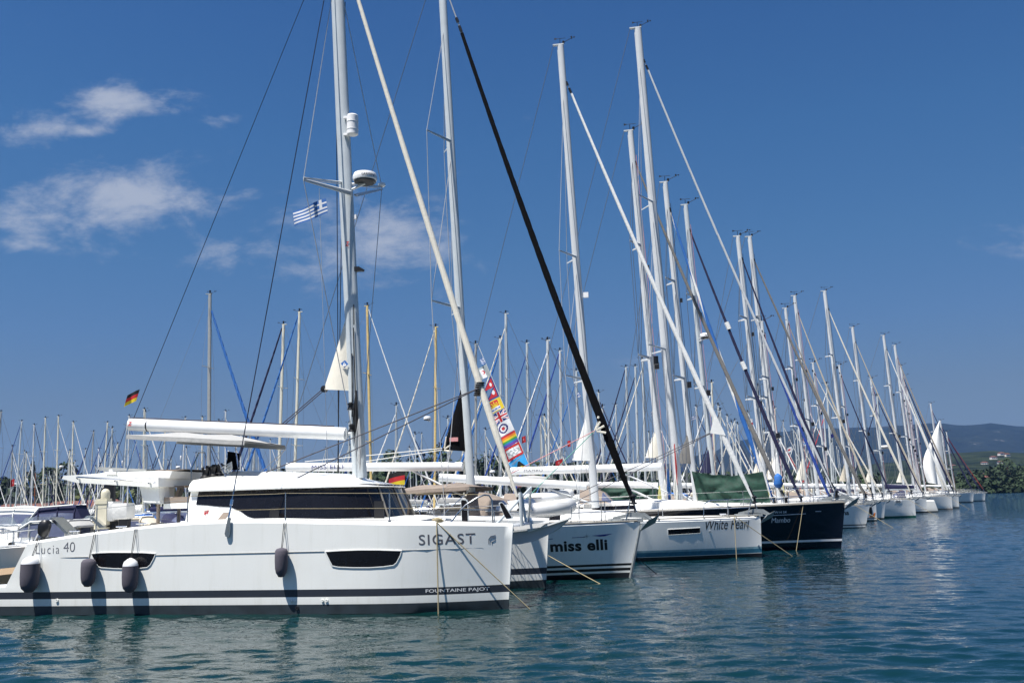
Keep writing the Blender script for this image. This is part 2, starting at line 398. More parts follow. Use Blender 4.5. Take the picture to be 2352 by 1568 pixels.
def radar(parent,p,r=.28,m='white',wm='black',arm=.35,txt=None):
    mb=MB(); x,y,z=p
    mb.lathe((x,y,z),[(r*.85,-.01),(r*.97,.01),(r,.06),(r*1.0,.12),(r*.9,.19),(r*.6,.22),(0.01,.225)],20,0)
    mb.lathe((x,y,z-.07),[(r*.75,0),(r*.9,.03),(r*.9,.06)],20,1)
    mb.tube((x,y,z-.07),(x-arm,y,z-.2),.03,n=6,mi=0); mb.tube((x-arm,y,z-.05),(x,y,z-.07),.025,n=6,mi=0)
    o=mb.build('radar_dome',[m,wm],parent)
    if txt:
        f=lambda X,Zz: y-math.sqrt(max(0,(r*1.0)**2-(X-x)**2))
        letter(txt,o,x-.05,x+r*.93,z+.045,z+.12,f,'lettering_black',off=.01)
    return o
def flag(name,p0,p1,drop,length,design,nu=26,nv=18,parent=None,droop=.35,dirv=(-1,-.1,-.25),amp=.05,seed=0,mats=None):
    """hoist edge from p0 (top) to p1 (bottom), fly in dirv"""
    P0,P1=Vector(p0),Vector(p1); D=Vector(dirv).normalized()*length; side=D.cross(P1-P0).normalized()
    ms=[];mb=MB();vs=[]
    for j in range(nv+1):
        for i in range(nu+1):
            u,v=i/nu,j/nv
            p=P0.lerp(P1,v)+D*u+Vector((0,0,-1))*(droop*length*u*u*.5)+side*(amp*math.sin(u*7+seed+v*1.5)*(.2+u))
            vs.append(p)
    idx={}
    for j in range(nv):
        for i in range(nu):
            c=design((i+.5)/nu,(j+.5)/nv)
            if c is None: continue
            if c not in idx: idx[c]=len(ms); ms.append(c)
            a=j*(nu+1)+i; mb.f.append([a,a+1,a+nu+2,a+nu+1]); mb.m.append(idx[c]); mb.sm.append(True)
    mb.v=[tuple(v) for v in vs]
    o=mb.build(name,ms,parent,180)
    return o
def greek(u,v):
    if u<.37 and v<5/9:
        return 'white' if (abs(u-.185)<.035 or abs(v-2.5/9)<.055) else 'flag_blue'
    return 'flag_blue' if int(v*9)%2==0 else 'white'
def german(u,v): return 'flag_black' if v<.333 else ('red' if v<.667 else 'yellow')
def jack(u,v):
    x,y=u-.5,v-.5
    if abs(x)<.06 or abs(y)<.09: return 'red'
    if abs(x)<.11 or abs(y)<.16: return 'white'
    a=abs(abs(x)-abs(y))
    if a<.035: return 'red'
    if a<.1: return 'white'
    return 'flag_navy'
def roundel(u,v):
    d=math.hypot((u-.5)*1.45,v-.5); return 'red' if d<.13 else ('white' if d<.25 else ('flag_navy' if d<.37 else 'white'))
def rainbow(u,v): return ['red','orange','yellow','green','flag_blue','purple'][min(5,int(v*6))]
def redemblem(u,v):
    if .1<u<.85 and .15<v<.85: 
        return 'greyish' if noise.noise(Vector((u*9,v*9,1)))>.05 else 'white'
    return 'red'
def lucia(u,v):
    a=1-abs(u-.5)*3.2
    if v>1-.25*a*1.1 and a>0 : return 'yellow'
    if v>.35 and a>(1-v)*1.3: return 'flag_black' if a<(1-v)*1.3+.45 or v<.8 else 'yellow'
    return 'sky_blue'
def kiribati(u,v):
    d=math.hypot(u-.5,(v-.6)*.8)
    if .2<u<.8 and v>.62 and v<.9: return 'flag_blue' if math.sin(u*30)+(v-.75)*18>0 and v<.84 else 'white'
    if d<.16: return 'yellow'
    if d<.34 and math.sin(math.atan2(v-.6,u-.5)*14)>.2: return 'yellow'
    if .2<u<.8 and v<.65 and v>.1: return 'red'
    return 'yellow'
def nepal(u,v):
    lim=.95*(v/.5) if v<.5 else .95*((v-.45)/.55)
    if u>lim+.06: return None
    if u>lim-.05 or u<.07 or v>.94: return 'flag_navy'
    if math.hypot((u-.28),(v-.72)*1.3)<.13: return 'white'
    if math.hypot((u-.25),(v-.33)*1.3)<.10: return 'white'
    return 'red'
def algerish(u,v): 
    if math.hypot(u-.5,v-.5)<.17 and math.hypot(u-.56,v-.5)>.12: return 'red'
    return 'greyish' if (u<.33 or v<.15) else ('white' if u<.75 else 'greyish')
def redplain(u,v): return 'red' if math.hypot(u-.5,v-.5)>.13 else 'rope_pink'
def anchor(parent,x,z,y=0,s=1.,sc_='galv'):
    """plough anchor stowed on the bow roller, fluke hanging ahead of the stem"""
    mb=MB()
    mb.prism([(x-.95*s,z+.02),(x-.9*s,z+.10*s),(x-.35*s,z+.22*s),(x+.0*s,z+.2*s),(x+.22*s,z+.05*s),(x+.14*s,z-.03*s),(x-.1*s,z+.06*s),(x-.5*s,z+.08*s)],y-.025,y+.025)
    # fluke: two angled plates
    for sg in (-1,1):
        a=(x+.42*s,y,z+.14*s);b=(x-.18*s,y,z-.34*s);c=(x+.1*s,y+sg*.26*s,z-.02*s);d=(x+.3*s,y,z-.09*s)
        mb.add([a,c,b,d],[(0,1,2),(0,2,3),(0,3,1),(3,2,1)],0,False)
    mb.tube((x+.0*s,y,z+.12*s),(x+.2*s,y,z-.02*s),.035*s,n=6)
    # roller cheeks
    mb.box((x-.55*s,y-.07,z+.0*s),(1.0*s,.012,.10*s)); mb.box((x-.55*s,y+.07,z+.0*s),(1.0*s,.012,.10*s)); mb.lathe((x-.1*s,y-.06,z-.01*s),[(.05*s,0),(.035*s,.06),(.05*s,.12)],10,0,'Y')
    return mb.build('anchor',sc_,parent)
def railpath(h,t,side,dz,inset=.06): 
    z=h.fb(t); return (h.X(t,z)-.05,side*(max(h.hb(t,z)-inset,.03)),z+dz)
def pulpit(parent,h,t1=.13,hgt=.6,r=.014,off=0):
    mb=MB()
    def P(t,s_,dz): a=railpath(h,t,s_,dz); return (a[0],a[1]+off,a[2])
    for lv in (hgt,):
        pts=[P(t1,-1,0),P(t1*.98,-1,lv*.8),P(t1*.85,-1,lv)]+[P(t1*f,-1,lv) for f in (.6,.35,.12)]
        mb.path(pts,r,6)
        pts=[P(t1,1,0),P(t1*.98,1,lv*.8),P(t1*.85,1,lv)]+[P(t1*f,1,lv) for f in (.6,.35,.12)]
        mb.path(pts,r,6)
    for s_ in(-1,1):
        mb.tube(P(t1*.12,s_,hgt),P(t1*.2,s_,0),r,n=6); mb.tube(P(t1*.55,s_,hgt),P(t1*.55,s_,0),r,n=6); mb.tube(P(t1,s_,hgt*.5),P(t1*.16,s_,hgt*.5),r*.8,n=6)
    mb.tube(P(t1*.5,-1,hgt),P(t1*.5,1,hgt),r,n=5)
    return mb.build('pulpit','steel',parent)
def lifelines(parent,h,ts,hgt=.6,r=.012,rw=.006,off=0,t0=.13):
    for t in ts:
        for s_ in (-1,1):
            mb=MB(); a=railpath(h,t,s_,0); b=railpath(h,t,s_,hgt); a=(a[0],a[1]+off,a[2]);b=(b[0],b[1]+off,b[2])
            mb.tube(a,b,r,n=6); mb.lathe((a[0],a[1],a[2]-.01),[(r*2.5,0),(r*2.5,.03),(r,.06)],8); mb.build('stanchion','steel',parent)
    T=[t0]+list(ts)
    for s_ in (-1,1):
        for hh in (hgt,hgt*.5):
            mb=MB(); P=[railpath(h,t,s_,hh-.01) for t in T]; mb.path([(a[0],a[1]+off,a[2]) for a in P],rw,4); mb.build('lifeline','wire_light',parent)
def coachroof(parent,h,x0,x1,hgt,wf=.55,m='deck_white',win=True,name='coachroof',hatch=True):
    """cabin trunk from x0 (aft) to x1 (fore), local x negative"""
    mb=MB();rg=[];ns=14
    for i in range(ns+1):
        f=i/ns; x=lerp(x0,x1,f); t=-x/h.L; z=h.fb(t)-.03; ww=h.w(t)*wf*(1 if f<.6 else lerp(1,.55,((f-.6)/.4)**1.5))
        hh=hgt*(1 if f<.55 else max(.02,lerp(1,.03,((f-.55)/.45)**1.35)))
        rg.append([(x,-ww,z),(x,-ww*.94,z+hh*.72),(x,-ww*.82,z+hh*.97),(x,-ww*.4,z+hh*1.1),(x,0,z+hh*1.14),(x,ww*.4,z+hh*1.1),(x,ww*.82,z+hh*.97),(x,ww*.94,z+hh*.72),(x,ww,z)])
    mb.loft(rg,0,True,False)
    mb.add(rg[0],[tuple(range(9))],0,False)
    o=mb.build(name,m,parent,40)
    if win:
        for s_ in (-1,1):
            g=MB()
            for (fa,fb_) in ((.06,.26),(.3,.5)):
                vs=[]
                for f in (fa,fb_):
                    x=lerp(x0,x1,f); t=-x/h.L; z=h.fb(t)-.03; ww=h.w(t)*wf
                    vs+=[(x,s_*(ww*.985+.012),z+hgt*.22),(x,s_*(ww*.955+.012),z+hgt*.60)]
                g.add(vs,[(0,2,3,1)] ,0,False)
            g.build('cabin_window','glass',o)
    if hatch:
        x=lerp(x0,x1,.52); t=-x/h.L; z=h.fb(t)+hgt*1.11
        MB().box((x,0,z),(.55,.55,.05)).build('deck_hatch','glass',o)
    return o
def boom_part(parent,a,b,r,m='boomwhite',name='boom',n=10,sq=1.25):
    mb=MB(); d=Vector(b)-Vector(a)
    mb.loft([mb.ring(a,d,r*sq,n,r),mb.ring(b,d,r*sq,n,r)])
    o=mb.build(name,m,parent)
    return o
def sprayhood(parent,h,x,z,wd,m='taupe',ln=1.3,hg=.75):
    mb=MB();rg=[]
    for f,hh,dx in ((0,1,0),(.35,1,.2),(.7,.62,.7),(1,.02,1)):
        rg.append([(x+ln*dx,wd*math.cos(a)*(1 if abs(math.cos(a))<.8 else .98),z+hg*hh*min(1,math.sin(a)*1.25)) for a in [math.pi*i/12 for i in range(13)]])
    mb.loft(rg,0,False,False); 
    for i in range(24,36):
        pass
    k=12*2
    for i in range(12*2,12*3): 
        if i%12 not in (0,5,6,11): mb.m[i]=1
    return mb.build('sprayhood',[m,'vinyl'],parent)
def bimini(parent,x0,x1,z,wd,m='taupe',dz=0,legs=True,zd=1.5):
    mb=MB();rg=[]
    for f in (0,.12,.3,.5,.7,.88,1):
        x=lerp(x0,x1,f); arch=.13*math.sin(math.pi*f)+.07*abs(math.sin(f*math.pi*2)); zz=z+dz*f+arch
        rg.append([(x,wd*u,lerp(z+dz*f,zz,1-abs(u)**2)-(.09 if abs(u)>1 else 0)+.006*math.sin(f*40)) for u in(-1.005,-1,-.8,-.4,0,.4,.8,1,1.005)])
    lo=[[ (a[0],a[1],a[2]-.015) for a in r] for r in rg]
    mb.loft(rg,0,False,False); mb.loft(lo,0,False,False)
    o=mb.build('bimini',m,parent,50)
    if legs:
        g=MB()
        for s_ in(-1,1):
            xm=lerp(x0,x1,.5)
            for xx in (x0+.15,x1-.15,lerp(x0,x1,.35)): g.tube((xx,s_*wd*.96,z-.2+dz*.5),(xm,s_*wd*1.02,z-zd),.014,n=6)
        g.build('bimini_frame','steel',o)
    return o
def rope_coil(parent,p,n=5,h=.8,m='rope_white',name='coiled_halyard',sp=.1):
    mb=MB()
    for i in range(n):
        a=random.uniform(-sp,sp); b=random.uniform(-.05,.05); hh=h*random.uniform(.8,1)
        mb.path([(p[0],p[1]-.02,p[2]),(p[0]+a,p[1]-.06+b,p[2]-hh*.6),(p[0]+a*.8+.02,p[1]-.06,p[2]-hh),(p[0]+a*.2+.06,p[1]-.05,p[2]-hh*.6),(p[0]+.02,p[1]-.03,p[2]+.02)],.013,5)
    return mb.build(name,m,parent)
def mainsail_tri(parent,pts,m='sail_white',y=0,th=.02,name='mainsail_corner',rad=0):
    mb=MB(); mb.prism(pts,y-th/2,y+th/2); return mb.build(name,m,parent)
def sailclew(parent,pts,y,m,name='mainsail_clew'):
    """pts: (x,z) head(at mast), clew, foot at mast - curved cloth"""
    (hx,hz),(cx,cz),(fx,fz)=pts; mb=MB(); n=10; g=[]
    for i in range(n+1):
        f=i/n; ax,az=lerp(hx,cx,f),lerp(hz,cz,f); bx_,bz_=lerp(hx,fx,f),lerp(hz,fz,f)
        ax+= .06*abs(hz-cz)*.12*math.sin(f*math.pi)
        g.append([(lerp(bx_,ax,j/8),y-.10*math.sin(math.pi*j/8*.9)*f-.02,lerp(bz_,az,j/8)) for j in range(9)])
    mb.loft(g,0,False,False); 
    o=mb.build(name,m,parent,180)
    return o
def rig(root,h,foot,top,rx,sp=(.36,.66),mastm='alu_white',lw=.011,B=3.8,stern=None,splen=.27,sweep=.55,chain=None,vane=True,det=1,back=True,hounds=.93,ry=None):
    """mast, spreaders, shrouds and backstay"""
    T,F0=Vector(top),Vector(foot); ml=T-F0
    mo=mast_part(root,foot,top,rx,ry or rx*.62,mastm)
    tips=[]
    for k,f in enumerate(sp):
        p=F0+ml*f; tl=[]
        ln=B*splen*(1-.14*k)
        for s_ in (-1,1):
            tip=(p.x-sweep*ln*.9,p.y+s_*ln,p.z+.06); spreader(mo,(p.x,p.y+s_*rx*.5,p.z),tip,.035 if det else .05,mastm); tl.append(tip)
        tips.append(tl)
    ch=chain or (F0.x-.35); zc=h.fb(min(.99,-ch/h.L)); yc=h.w(-ch/h.L)*.92
    for i,s_ in enumerate((-1,1)):
        pts=[(ch,F0.y+s_*yc,zc)]+[t[i] for t in tips]+[tuple(F0+ml*hounds)]
        segs=list(zip(pts,pts[1:]))
        low=F0+ml*(sp[0]-.02); segs.append(((ch-.1,F0.y+s_*yc*.97,zc),tuple(low)))
        for k in range(len(sp)-1): segs.append((tips[k][i],tuple(F0+ml*(sp[k+1]-.02))))
        wires('shroud',segs,lw,'wire_light' if det else 'wire',root)
    if back:
        zs=h.fb(.97); wires('backstay',[(tuple(T+Vector((-rx*2,0,0))),(-h.L*.8,F0.y,zs+2.6)),((-h.L*.8,F0.y,zs+2.6),(-h.L*.985,F0.y-h.w(1)*.6,zs)),((-h.L*.8,F0.y,zs+2.6),(-h.L*.985,F0.y+h.w(1)*.6,zs))],lw,'wire',root)
    if vane: wind_vane(mo,(T.x,T.y,T.z+.05),s=1.0 if det else 1.2)
    return mo
def winch(parent,p,s=1.,n='winch'):
    mb=MB(); mb.lathe(p,[(.11*s,0),(.11*s,.02*s),(.075*s,.05*s),(.07*s,.13*s),(.095*s,.18*s),(.095*s,.2*s),(.05*s,.22*s),(.045*s,.24*s)],14); return mb.build(n,'black',parent)
# ================================================================ THE SETTING
def proj(X,Y,Z_):
    d=Y*ct+(Z_-H)*st; b=-Y*st+(Z_-H)*ct
    a,b=X*F/d,b*F/d
    return ((a*cr-b*sr+512)/K,(341-(a*sr+b*cr))/K)
def bowat(qx,D):
    X=0
    for i in range(15): X+=(qx-proj(X,D,0)[0])*K*D/F
    return (X,D,0)
def make_water():
    ys=[7.5]
    while ys[-1]<9000: ys.append(ys[-1]+max(.05,.0046*ys[-1] if ys[-1]<150 else .05*ys[-1]))
    ys=[-300,-60,-10,2]+ys; ys=np.array(ys)
    xs=[0.]
    while xs[-1]<9000: xs.append(xs[-1]+(.07 if xs[-1]<15 else max(.07,min(.02*(xs[-1]-12),.35) if xs[-1]<80 else .08*xs[-1])))
    xs=np.array([-a for a in xs[:0:-1]]+xs)
    X,Y=np.meshgrid(xs,ys); Z=np.zeros_like(X); rs=np.random.RandomState(3)
    for i in range(60):
        lam=.22*(1.3/.22)**(rs.rand()); a=R(80)+rs.randn()*.5; kx,ky=math.cos(a)*2*math.pi/lam,math.sin(a)*2*math.pi/lam
        ph=rs.rand()*6.28; A=.0041*lam
        s=np.sin(kx*X+ky*Y+ph+.6*np.sin(X*.31+i)+.5*np.sin(Y*.23+i*1.7)); Z+=A*(s+.22*np.cos(2*(kx*X+ky*Y+ph)))
    fade=np.clip((110-np.abs(Y))/70,0,1)*np.clip((60-np.abs(X))/35,0,1)*(Y>7)
    patch=.8+.35*np.sin(X*.17+.5*np.sin(Y*.11))*np.sin(Y*.14+1)
    Z*=fade*patch
    nx,ny=len(xs),len(ys); co=np.stack([X,Y,Z],-1).reshape(-1,3)
    i=np.arange(nx*(ny-1)).reshape(ny-1,nx)[:,:-1].ravel(); fc=np.stack([i,i+1,i+nx+1,i+nx],-1)
    me=bpy.data.meshes.new('water'); me.vertices.add(len(co)); me.vertices.foreach_set('co',co.ravel())
    me.loops.add(fc.size); me.loops.foreach_set('vertex_index',fc.ravel()); me.polygons.add(len(fc)); me.polygons.foreach_set('loop_start',np.arange(0,fc.size,4)); 
    me.polygons.foreach_set('use_smooth',np.ones(len(fc),bool)); me.update()
    mt=bpy.data.materials.new('sea_water'); mt.use_nodes=True; n=mt.node_tree.nodes; L=mt.node_tree.links; b=n['Principled BSDF']
    b.inputs['Roughness'].default_value=.025; b.inputs['IOR'].default_value=1.333
    t=n.new('ShaderNodeTexCoord')
    a1=n.new('ShaderNodeTexNoise'); a1.inputs['Scale'].default_value=.035; a1.inputs['Detail'].default_value=3; L.new(t.outputs['Object'],a1.inputs['Vector'])
    sx=n.new('ShaderNodeSeparateXYZ'); L.new(t.outputs['Object'],sx.inputs[0])
    # shallow green harbour water by the quay, deeper blue towards the open bay (x - 0.4 y)
    k=mth(n,L,'SUBTRACT',sx.outputs[0],mth(n,L,'MULTIPLY',sx.outputs[1],.1))
    k=mth(n,L,'ADD',mth(n,L,'MULTIPLY',k,.07),mth(n,L,'MULTIPLY',mth(n,L,'SUBTRACT',a1.outputs[0],.5),.8)); k=mth(n,L,'ADD',k,.25,clamp=True)
    mx=n.new('ShaderNodeMix'); mx.data_type='RGBA'; L.new(k,mx.inputs[0]); mx.inputs[6].default_value=(.002,.020,.020,1); mx.inputs[7].default_value=(.002,.019,.032,1)
    L.new(mx.outputs[2],b.inputs['Base Color'])
    mp=n.new('ShaderNodeMapping'); L.new(t.outputs['Object'],mp.inputs[0]); mp.inputs['Scale'].default_value=(1,1.9,1); mp.inputs['Rotation'].default_value=(0,0,.25)
    z1=n.new('ShaderNodeTexNoise'); z1.inputs['Scale'].default_value=4.5; z1.inputs['Detail'].default_value=2; z1.inputs['Roughness'].default_value=.6; z1.inputs['Distortion'].default_value=.6; L.new(mp.outputs[0],z1.inputs['Vector'])
    bp=n.new('ShaderNodeBump'); bp.inputs['Strength'].default_value=1; bp.inputs['Distance'].default_value=.010; L.new(z1.outputs[0],bp.inputs['Height']); fx_=mth(n,L,'MULTIPLY',mth(n,L,'SUBTRACT',mth(n,L,'ABSOLUTE',sx.outputs[0]),25),1/35,clamp=True); fy_=mth(n,L,'MULTIPLY',mth(n,L,'SUBTRACT',mth(n,L,'ABSOLUTE',sx.outputs[1]),38),1/60,clamp=True)
    wf=mth(n,L,'MULTIPLY',mth(n,L,'MAXIMUM',fx_,fy_),.17)
    z3=n.new('ShaderNodeTexNoise'); z3.inputs['Scale'].default_value=1.3; z3.inputs['Detail'].default_value=4; z3.inputs['Roughness'].default_value=.55; L.new(mp.outputs[0],z3.inputs['Vector'])
    b3=n.new('ShaderNodeBump'); b3.inputs['Strength'].default_value=1; L.new(z3.outputs[0],b3.inputs['Height']); L.new(wf,b3.inputs['Distance']); L.new(bp.outputs[0],b3.inputs['Normal'])
    L.new(b3.outputs[0],b.inputs['Normal'])
    me.materials.append(mt); o=bpy.data.objects.new('water',me); C.objects.link(o); return struct(o)
make_water()
# ---- terrain with real relief
def terrain(name,azs,D0,D1,nd,hfun,m,nj=0.):
    """polar height field about the harbour; hfun(az_px,f)->height"""
    vs=[];fs=[];n=len(azs)
    for j in range(nd+1):
        D=lerp(D0,D1,j/nd)
        for i,qx in enumerate(azs):
            a=bowat_dir(qx); vs.append((a*D,D,hfun(qx,j/nd,a*D,D)))
    for j in range(nd):
        for i in range(n-1): a=j*n+i; fs.append((a,a+1,a+n+1,a+n))
    mb=MB(); mb.add(vs,fs); return struct(mb.build(name,m,None,180))
def bowat_dir(qx):
    # horizontal direction (x/y) whose horizon point is at qx
    y=(500.1-RHO*(qx*K-512))/K; r=ray(qx,y); return r[0]/r[1]
def hor(qx): return (500.1-RHO*(qx*K-512))/K
def interp(P,x):
    if x<=P[0][0]: return P[0][1]
    for (a,ya),(b,yb) in zip(P,P[1:]):
        if x<=b: t=(x-a)/(b-a); t=t*t*(3-2*t); return lerp(ya,yb,t)
    return P[-1][1]
def heights(P,D): # skyline pixels -> metres at depth D
    return [(x,atD(x,y,D)[2]) for x,y in P]
def landmat(name,c1,c2,c3,scale,rock):
    m=bpy.data.materials.new(name); m.use_nodes=True; n=m.node_tree.nodes; L=m.node_tree.links; b=n['Principled BSDF']; b.inputs['Roughness'].default_value=.95; b.inputs['Specular IOR Level'].default_value=.1
    t=n.new('ShaderNodeTexCoord'); z=n.new('ShaderNodeTexNoise'); z.inputs['Scale'].default_value=scale; z.inputs['Detail'].default_value=8; z.inputs['Roughness'].default_value=.65; L.new(t.outputs['Object'],z.inputs['Vector'])
    r=n.new('ShaderNodeValToRGB'); L.new(z.outputs[0],r.inputs[0]); e=r.color_ramp.elements; e[0].position=.35; e[0].color=(*c1,1); e[1].position=.62; e[1].color=(*c2,1); x=e.new(rock); x.color=(*c2,1); x=e.new(rock+.03); x.color=(*c3,1)
    L.new(r.outputs[0],b.inputs['Base Color'])
    bp=n.new('ShaderNodeBump'); bp.inputs['Strength'].default_value=1; bp.inputs['Distance'].default_value=.25/scale; L.new(z.outputs[0],bp.inputs['Height']); L.new(bp.outputs[0],b.inputs['Normal'])
    MT[name]=m
landmat('mountain',(.005,.009,.009),(.014,.02,.016),(.085,.08,.08),.008,.64)
landmat('hillside',(.003,.008,.004),(.028,.038,.017),(.10,.09,.06),.018,.68)
mat('woodfloor',(.02,.035,.014),.95,noise_=.4,scale=.2)
MS=[(-900,1130),(300,1138),(850,1130),(1000,1098),(1150,1092),(1280,1105),(1380,1090),(1500,1072),(1634,1040),(1700,1012),(1784,993),(1870,983),(1960,982),(2010,980),(2090,976),(2170,971),(2222,977),(2290,972),(2352,976),(2500,990),(2900,1040),(3600,1090)]
MH=heights(MS,5200)
az=[-900+i*28 for i in range(160)]
def mh(qx,f,X,Y):
    h=interp(MH,qx); k=math.sin(min(1,f*1.25)*math.pi/2)**1.3
    v=Vector((X*.0012,Y*.0012,0)); r=noise.fractal(v*1.0,1,2,5)
    e=max(0,h)*k+ r*60*min(f*3,1)*(1-min(1,f/.8))*min(1,h/120)+noise.fractal(v*9,1,2,4)*9*min(f*4,1)*min(1,h/150)
    if f>.8: e=max(0,h)*(1-.25*(f-.8)/.2)+noise.fractal(v*9,1,2,4)*9*min(1,h/150)
    return e-3 if f<.02 else e
terrain('mountain',az,3000,6000,44,mh,'mountain')
FS=[(-900,1108),(300,1108),(850,1118),(1500,1110),(1700,1090),(1900,1072),(2060,1062),(2130,1050),(2200,1040),(2290,1034),(2352,1038),(2500,1052),(2900,1100)]
FH=heights(FS,1900)
def fh(qx,f,X,Y):
    h=interp(FH,qx); v=Vector((X*.004,Y*.004,3)); return max(-2,h*math.sin(min(1,f*1.2)*math.pi/2)+noise.fractal(v,1,2,5)*6*min(1,f*4))-(4 if f<.02 else 0)
terrain('hills',az,900,2300,30,fh,'hillside')
# near wooded shore: ground on the right, ground behind the marina on the left
def shore(name,P,D0,D1,m='hillside',jag=6):
    def fn(qx,f,X,Y): return -1.5+min(1,f*8)*2.3+f*5+noise.noise(Vector((X*.05,Y*.05,0)))*.5
    return terrain(name,P,D0,D1,10,fn,m)
shore('shore_ground',[2120+i*14 for i in range(60)],405,640,'woodfloor')
shore('quay_ground',[-400+i*40 for i in range(56)],262,520)
MB().box((-130,254,-.4),(380,14,3.2)).build('quay','concrete',None)['kind']='structure'
# ---- woods that read as one mass
def wood(name,spots,m,ncard=150,card=(.5,1.1)):
    """spots: (x,y,z0,height,radius). many leaf-clump cards through each crown's volume"""
    mb=MB(); rd=random.Random(5)
    for (x,y,z0,h,r) in spots:
        nb=[(rd.uniform(-.45,.45)*r,rd.uniform(-.45,.45)*r,rd.uniform(.35,.85)*h,rd.uniform(.35,.6)*r) for _ in range(7)]
        for i in range(ncard):
            bx,by,bz,br=rd.choice(nb); d=Vector((rd.gauss(0,1),rd.gauss(0,1),rd.gauss(0,1))).normalized()*br*rd.uniform(.6,1.12)
            c=Vector((x+bx,y+by,z0+bz))+Vector((d.x,d.y,d.z*h/r/2.2)); s=rd.uniform(*card)
            u=Vector((rd.gauss(0,1),rd.gauss(0,1),rd.gauss(0,.6))).normalized(); w_=u.cross(d+Vector((.1,.2,.3))).normalized()
            mb.v+= [tuple(c+u*s),tuple(c+w_*s*.8),tuple(c-u*s),tuple(c-w_*s*.8)]; k=len(mb.v); mb.f.append([k-4,k-3,k-2,k-1]); mb.m.append(0); mb.sm.append(False)
        mb.tube((x,y,z0-1),(x,y,z0+h*.5),.25,n=5,mi=0)
    o=mb.build(name,m,None); o['kind']='stuff'; return o
rd=random.Random(11); sp=[]
for i in range(430):
    qx=rd.uniform(2120,2600); D=rd.choice([rd.uniform(407,420),rd.uniform(407,560)]); a=bowat_dir(qx); f=(D-405)/235; g=-1.5+min(1,f*8)*2.3+f*5
    hmax=interp([(2130,5.5),(2200,8),(2250,10),(2352,12.5),(2600,13)],qx); sp.append((a*D,D,g,hmax*rd.uniform(.45,1.0)*(1 if D>440 else .62),rd.uniform(3,6)))
wood('shoreline_wood',sp,'fcrown',130,(.45,1.1))
sp=[]
TL=[(-200,11),(0,12),(60,9),(110,10),(200,9.5),(300,11),(420,11),(700,12),(860,13),(960,14.5),(1060,13.5),(1150,14.5),(1250,12),(1400,12),(1550,9),(1750,7),(2000,6)]
for i in range(900):
    qx=rd.uniform(-150,2000); D=rd.uniform(285,400); a=bowat_dir(qx); sp.append((a*D,D,1.0,interp(TL,qx)*rd.uniform(.82,1.05)*D/300,rd.uniform(3,6)))
wood('quayside_wood',sp,'fcrown',75,(.6,1.4))
sp=[]
for i in range(60):
    qx=rd.uniform(180,420); D=rd.uniform(272,284); a=bowat_dir(qx); sp.append((a*D,D,1.0,rd.uniform(5,7.5),rd.uniform(2,3)))
wood('reed_bank',sp,'reed',70,(.4,1.0))
# ---- individual trees that stand out of the left treeline
def tree(x,y,z0,h,r,label,name='broadleaf_tree',m='fcrown',cyp=False,seed=1):
    rd=random.Random(seed); t=empty(name,(x,y,z0),0,label,'tree','trees rising above the quayside wood')
    mb=MB(); mb.path([(0,0,0),(.1,0,h*.35),(0,.1,h*.8)],[.35,.25,.08],6)
    for k in range(4): a=k*1.7; mb.path([(0,0,h*(.3+.1*k)),(math.cos(a)*r*.5,math.sin(a)*r*.5,h*(.5+.1*k))],[.14,.05],5)
    mb.build('trunk','trunk',t); c=MB()
    for i in range(420):
        f=rd.random(); z=lerp(.12 if cyp else .35,1,f)*h; rr=r*(math.sin(math.pi*min(1,(f*.9+.08)))**.6 if not cyp else (1-f)**.6)*rd.uniform(.5,1.1); a=rd.uniform(0,6.28)
        p=Vector((rr*math.cos(a),rr*math.sin(a),z+rd.gauss(0,.3))); s=rd.uniform(.3,.8); u=Vector((rd.gauss(0,1),rd.gauss(0,1),rd.gauss(0,.7))).normalized(); w_=u.orthogonal().normalized()
        c.add([p+u*s,p+w_*s*.7,p-u*s,p-w_*s*.7],[(0,1,2,3)],0,False)
    c.build('crown',m,t)
for i,(qx,D,h,r,cy,lb) in enumerate([(69,300,17,1.6,True,'tall dark cypress above the treeline at the far left'),(57,305,14,1.3,True,'shorter cypress left of the tall one at the far left'),(148,310,17,5,False,'bushy pine crown above the red roofs at the left'),(105,300,15,4.5,False,'rounded dark tree between the red roofs at the left'),(1010,300,19,4,False,'pointed pine on the wooded ridge behind the bimini'),(900,310,18,5,False,'broad pine right of the catamaran cabin on the far ridge'),(1180,320,18,5,False,'broad pine behind the long white booms')]):
    a=bowat_dir(qx); tree(a*D,D,1,h,r,lb,'cypress_tree' if cy else 'pine_tree',cyp=cy,seed=i)
a=bowat_dir(2318); tree(a*470,470,3,13,4,'pale tall tree standing above the shoreline wood at the right','pine_tree',seed=33)
# ---- houses
def house(qx,D,z0,wd,dp,hh,label,roof='roof_tile',wall='wall_plaster',rz=0,nwin=3,name='house'):
    a=bowat_dir(qx); t=empty(name,(a*D,D,z0),rz,label,'house','houses along the shore')
    MB().box((0,0,hh/2),(wd,dp,hh)).build('wall',wall,t)
    rh=dp*.22; o=.4; r=MB(); r.add([(-wd/2-o,-dp/2-o,hh),(wd/2+o,-dp/2-o,hh),(wd/2+o,dp/2+o,hh),(-wd/2-o,dp/2+o,hh),(-wd/2+dp*.3,0,hh+rh),(wd/2-dp*.3,0,hh+rh)],[(0,1,5,4),(2,3,4,5),(1,2,5),(3,0,4),(3,2,1,0)],0,False); r.build('roof',roof,t)
    for i in range(nwin):
        MB().box((lerp(-wd*.36,wd*.36,i/max(1,nwin-1)),-dp/2-.02,hh*.55),(wd/nwin*.28,.08,hh*.4)).build('window','glass',t)
house(100,268,1.2,26,7,2.3,'long low building with a red tiled roof behind the left marina masts',nwin=9)
house(185,262,1.2,18,7,2.6,'red tiled quayside building right of the longest one, behind the navy canopy',nwin=7)
